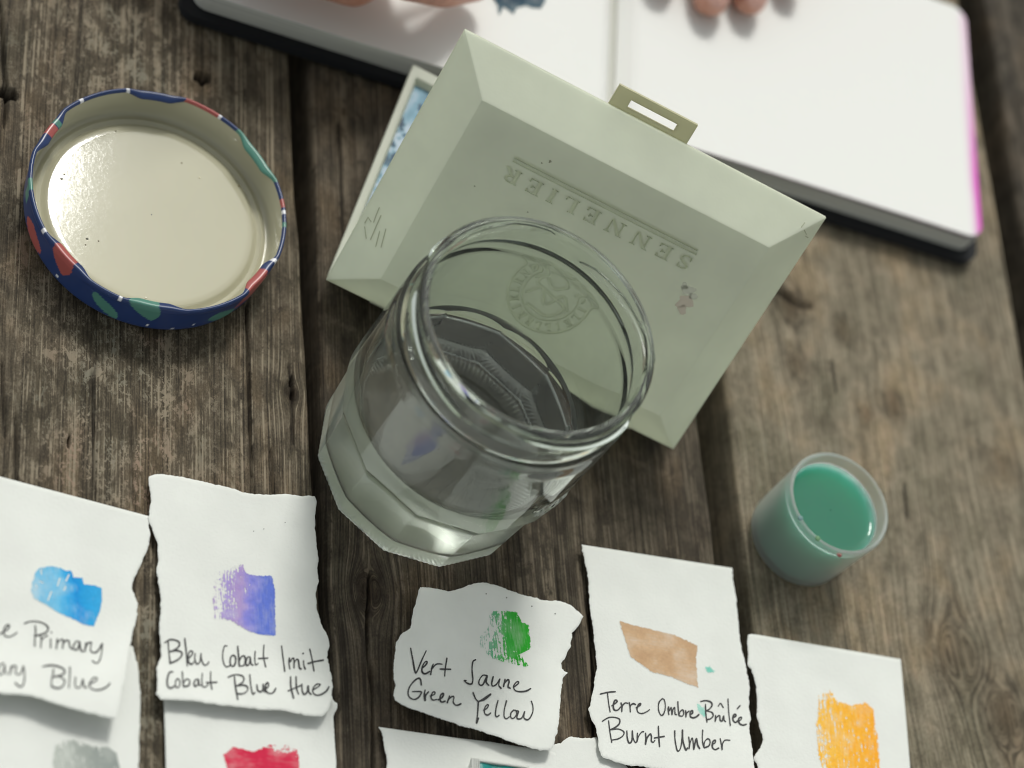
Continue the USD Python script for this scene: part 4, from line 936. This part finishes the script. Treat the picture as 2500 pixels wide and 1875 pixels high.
SW['F'] = (zl("300,1540 350,1510 430,1510 500,1540 590,1545 630,1580 650,1659 655,1740 300,1740 285,1620"),
           lambda u, v, n, n1, s: mixc([(0, lin(186, 192, 184)), (0.5, lin(160, 166, 160)), (1, lin(138, 146, 142))], np.clip(u + 0.6 * (n - 0.5), 0, 1)),
           lambda u, v: 0.42 + 0.4 * smoothstep(0.35, 0.0, v) + 0.15 * smoothstep(0.3, 0, u), (0.08, 1), 4.0, [])

CARDS = [
    ('F', 'white card with a grey swatch, lowest at the left edge of the photo'), ('A', 'white torn card reading Primary Blue with a sky blue swatch'),
    ('G', 'white card with a crimson red swatch under the cobalt blue card'), ('B', 'white torn card reading Bleu Cobalt Imit with a violet blue swatch'),
    ('I', 'blank white torn card scrap tucked under the burnt umber card'), ('H', 'blank white card carrying the teal paint pan'), ('C', 'white torn card reading Vert Jaune Green Yellow with a green swatch'),
    ('D', 'white torn card reading Burnt Umber with a light brown swatch'), ('E', 'white card with an orange swatch, lowest at the right on the pale plank')]
for i, (k, label) in enumerate(CARDS):
    o, clean = OUT[k]; zf = Z[k]
    c3 = at([np.mean(o, 0)])[0]
    t = thing('swatch_card', label, 'paint swatch card', (c3[0], c3[1], 0.0008))
    cp = obj('paper', card_mesh(o, clean, zf, seed=20 + i), PAPER, t, smooth=50)
    if k in SW:
        poly, cf, df, br, ed, slits = SW[k]
        me, cc = swatch(poly, zf, cf, df, br, ed, seed=60 + i, slits=slits)
        obj('paint_swatch', me, PAINT, t, prim={'tint': cc * 0.97}, smooth=True)
    for j, (ox, oy, sc, s) in enumerate(WORDS.get(k, [])):
        obj('written_word', lines(s, ox, oy, sc, zf, 1.8 if k != 'D' else 1.65, seed=i * 10 + j), INK, t)
    if k == 'C':
        obj('ink_speck', lines(';'.join(f'{x},{y}' for x, y in ((710, 368), (815, 388), (945, 432), (1065, 470))), 850, 1275, 2.107, zf, 1.3), INK, t)
    if k == 'B':
        obj('ink_speck', lines('1540,333;1425,368;1370,380', 0, 1125, 2.212, zf, 0.9), INK, t)
    if k == 'D':
        for poly, sd_ in ((zc("1835,745 1860,740 1885,765 1870,780 1845,770"), 3), (zoomed("1430,410 1470,430 1520,470 1560,540 1520,580 1470,540 1430,490", 1430, 1640, 5.267), 5)):
            me, cc = swatch(poly, zf, lambda u, v, n, n1, s: mixc([(0, lin(196, 222, 212)), (1, lin(120, 196, 180))], np.clip(n1 + 0.12 * np.maximum(s, 0), 0, 1)), lambda u, v: 0.3 + 0 * u, (1, 0.7), 5.0, seed=90 + sd_, dz=0.00006)
            obj('paint_smudge', me, PAINT, t, prim={'tint': cc}, smooth=True)

# ------------------------------------------------------------------ half pan of teal paint on the blank card
po = at((1152, 1850), 0.0076)[0]; pa = math.radians(-3.0)
ax, ay = np.array([math.cos(pa), math.sin(pa), 0]), np.array([-math.sin(pa), math.cos(pa), 0]); PO = np.array([po[0], po[1], 0.0016])
pan = thing('paint_pan', 'small white plastic pan of teal watercolour on the blank card', 'paint pan', PO)
pm = hull_pts([(x, -y, z) for x in (0, 0.019) for y in (0, 0.0155) for z in (0.0052, 0.0060)] + [(x, -y, 0) for x in (0.0012, 0.0178) for y in (0.001, 0.0145)]) - hull_pts([(x, -y, z) for x in (0.0026, 0.0184) for y in (0.0007, 0.0148) for z in (0.0015, 0.01)])
for q in (0.0006, 0.0013, 0.0020): pm = pm - manifold3d.Manifold.cube((0.00028, 0.02, 0.001)).translate((q, -0.018, 0.0055))
obj('body', framed(pm, PO, ax, ay, np.array([0, 0, 1.0])), PAN_WHITE, pan)
nx = 60; ux, uy = np.meshgrid(np.linspace(0.00265, 0.01835, nx), np.linspace(-0.01475, -0.00075, nx))
v = np.stack([ux, uy, 0.0046 + 0.0012 * nz(ux * 260, uy * 260, 77)], -1).reshape(-1, 3)
obj('paint_cake', framed((v, grid_faces(nx, nx)), PO, ax, ay, np.array([0, 0, 1.0])), PAN_PAINT, pan, smooth=True)


# ------------------------------------------------------------------ brush mark on the left page
def zpage(p):
    z = np.full(len(p), 0.0125)
    for _ in range(4):
        q = at(p, z) - BO; z = PAGE_TOP_L(q @ bx, q @ by) + 0.0007
    return z


mk = zoomed("650,-90 665,-20 690,20 705,85 730,40 755,55 782,78 800,45 850,30 880,42 930,48 955,10 965,-40 960,-90", 900, 0, 2.212)
me, cc = swatch(mk, zpage, lambda u, v, n, n1, s: mixc([(0, lin(70, 110, 124)), (0.5, lin(46, 80, 96)), (1, lin(34, 62, 80))], np.clip(n + 0.03 * np.maximum(s, 0), 0, 1)), lambda u, v: 0.4 * smoothstep(0.7, 1.0, v), (0.1, 1), 3.0, seed=120, dz=0.0002)
obj('brush_mark', me, PAINT, book, prim={'tint': cc}, smooth=True)


# ------------------------------------------------------------------ the painter's hands at the top edge
def make_hand(wrist, elbow, mcp, fingers, thumb):
    """wrist, elbow: points; mcp: four knuckles; fingers: four chains of three further joints; thumb: base and three joints."""
    parts = [hull((elbow, 0.040), (wrist * 0.6 + elbow * 0.4, 0.034)), hull((wrist * 0.6 + elbow * 0.4, 0.034), (wrist, 0.0245))]
    wa = wrist + (mcp[0] - mcp[3]) * 0.28; wb = wrist - (mcp[0] - mcp[3]) * 0.28
    parts += [hull((wa, 0.0185), (wb, 0.0185), (mcp[0], 0.0115), (mcp[1], 0.0120)), hull((wa, 0.0185), (wb, 0.0185), (mcp[1], 0.0120), (mcp[2], 0.0115)), hull((wa, 0.0185), (wb, 0.0185), (mcp[2], 0.0115), (mcp[3], 0.0105))]
    for k, ch in enumerate(fingers):
        j = [mcp[k]] + list(ch); rad = np.array([0.0100, 0.0088, 0.0080, 0.0070]) * [1.0, 1.03, 0.97, 0.86][k]
        for a, b, ra, rb in zip(j[:-1], j[1:], rad[:-1], rad[1:]): parts.append(hull((a, ra), (b, rb)))
    rad = (0.0150, 0.0120, 0.0105, 0.0085)
    for a, b, ra, rb in zip(thumb[:-1], thumb[1:], rad[:-1], rad[1:]): parts.append(hull((a, ra), (b, rb)))
    m = parts[0]
    for q in parts[1:]: m = m + q
    m = m.refine_to_length(0.0032)
    v, f = arr(m); t = trimesh.Trimesh(v, f, process=True)
    trimesh.smoothing.filter_taubin(t, lamb=0.5, nu=0.53, iterations=14)
    return t


def pz(x, y, z): return at((x, y), z)[0]


v3 = lambda *p: np.array(p, float)
# right hand (picture's left): index finger lying forward along the brush
i0, i1, i2, i3 = pz(850, -165, 0.050), pz(990, -62, 0.044), pz(1085, -36, 0.034), pz(1160, -44, 0.0262)
off = v3(-0.006, 0.0205, 0.001)
mcpR = [i0, i0 + off, i0 + 2 * off + v3(-0.003, 0, -0.003), i0 + 3 * off + v3(-0.008, -0.002, -0.009)]
finR = [[i1, i2, i3]]
for k in (1, 2, 3):
    b = mcpR[k]; s = 1.0 - 0.08 * k
    finR.append([b + v3(0.030, -0.012, -0.004) * s, b + v3(0.040, -0.016, -0.020) * s, b + v3(0.026, -0.013, -0.0255 + 0.002 * k) * s])
wR = mcpR[1] + v3(-0.066, 0.060, 0.004)
thR = [wR + v3(0.018, -0.026, -0.010), mcpR[0] + v3(-0.020, -0.004, -0.012), mcpR[0] + v3(0.008, -0.004, -0.0165), i2 + v3(-0.018, 0.013, -0.006)]
ELR, ELL = v3(-0.19, 0.49, 0.06), v3(0.31, 0.51, 0.06)
hR = make_hand(wR, ELR, mcpR, finR, thR)
# left hand flat on the right page, middle and ring fingertips in the picture
tA, tB = pz(1737, -6, 0.0202), pz(1832, -6, 0.0204)
dirF = v3(0.10, 1.0, 0.0); dirF /= np.linalg.norm(dirF); sx = v3(1, -0.1, 0.0)
tips = [tA + sx * -0.020 + dirF * 0.006, tA, tB, tB + sx * 0.019 + dirF * 0.017]      # picture left to right: index .. little
lens = [0.072, 0.080, 0.074, 0.060]
mcpL, finL = [], []
for k, t in enumerate(tips):
    q = t + dirF * lens[k] + v3(0, 0, 0.022); mcpL.append(q)
    finL.append([q + (t - q) * 0.44 + v3(0, 0, 0.009), q + (t - q) * 0.75 + v3(0, 0, 0.0055), t])
wL = (mcpL[1] + mcpL[2]) / 2 + dirF * 0.085 + v3(0, 0, 0.004)
thL = [wL + v3(-0.026, -0.028, -0.008), wL + v3(-0.050, -0.055, -0.012), wL + v3(-0.060, -0.085, -0.0165), wL + v3(-0.060, -0.112, -0.0205)]
hL = make_hand(wL, ELL, mcpL, finL, thL)
person = thing('person', 'hands and forearms of a person, one holding a brush, one resting on the right page', 'person', (0.06, 0.30, 0.0125))
obj('arms', trimesh.util.concatenate([hR, hL]), SKIN, person, smooth=True)
for fin in (finR, finL):
    for k, ch in enumerate(fin):
        d = ch[2] - ch[1]; d /= np.linalg.norm(d); upv = v3(0, 0, 1) - d * d[2]
        if fin is finR and k > 0: continue
        upv /= np.linalg.norm(upv); sv = np.cross(d, upv)
        s = trimesh.creation.icosphere(3, 1.0); r = 0.0070 * [1.0, 1.03, 0.97, 0.86][k]
        vv = s.vertices * [0.0062, 0.0050, 0.0016]; vv[:, 2] -= 0.12 * vv[:, 1] ** 2 / 0.0045
        c = ch[2] - d * 0.001 + upv * (r - 0.0007)
        obj('fingernail', (c + vv[:, :1] * d + vv[:, 1:2] * sv + vv[:, 2:3] * upv, s.faces), NAIL, person, smooth=True)
# the brush between thumb and index finger
bt = pz(1250, -60, 0.0140); bdir = (i0 + v3(0.004, 0.014, 0.014)) - bt; bl = np.linalg.norm(bdir); bdir /= bl
brush = thing('paint_brush', 'dark handled paint brush held in the hand over the left page', 'brush', bt)


def rod(prof, n=20):
    vv, ff = revolve([(r, z) for r, z in prof], n, np.zeros(3)); a = np.cross(bdir, [0, 0, 1.0]); a /= np.linalg.norm(a); b = np.cross(bdir, a)
    return bt + vv[:, :1] * a + vv[:, 1:2] * b + vv[:, 2:3] * bdir, ff


obj('bristles', rod([(0.0001, 0), (0.0012, 0.004), (0.0022, 0.010), (0.0018, 0.016)]), COVER, brush, smooth=True)
obj('ferrule', rod([(0.0019, 0.0155), (0.0022, 0.018), (0.0026, 0.034), (0.0026, 0.036)]), mat('ferrule_metal', {'p': ('principled_bsdf', {'base_color': (0.6, 0.6, 0.58), 'metallic': 1.0, 'roughness': 0.25})}), brush, smooth=True)
obj('handle', rod([(0.0024, 0.0355), (0.0030, 0.050), (0.0034, 0.075), (0.0026, 0.12), (0.0017, 0.19), (0.0003, 0.195)]), BRISTLE, brush, smooth=True)
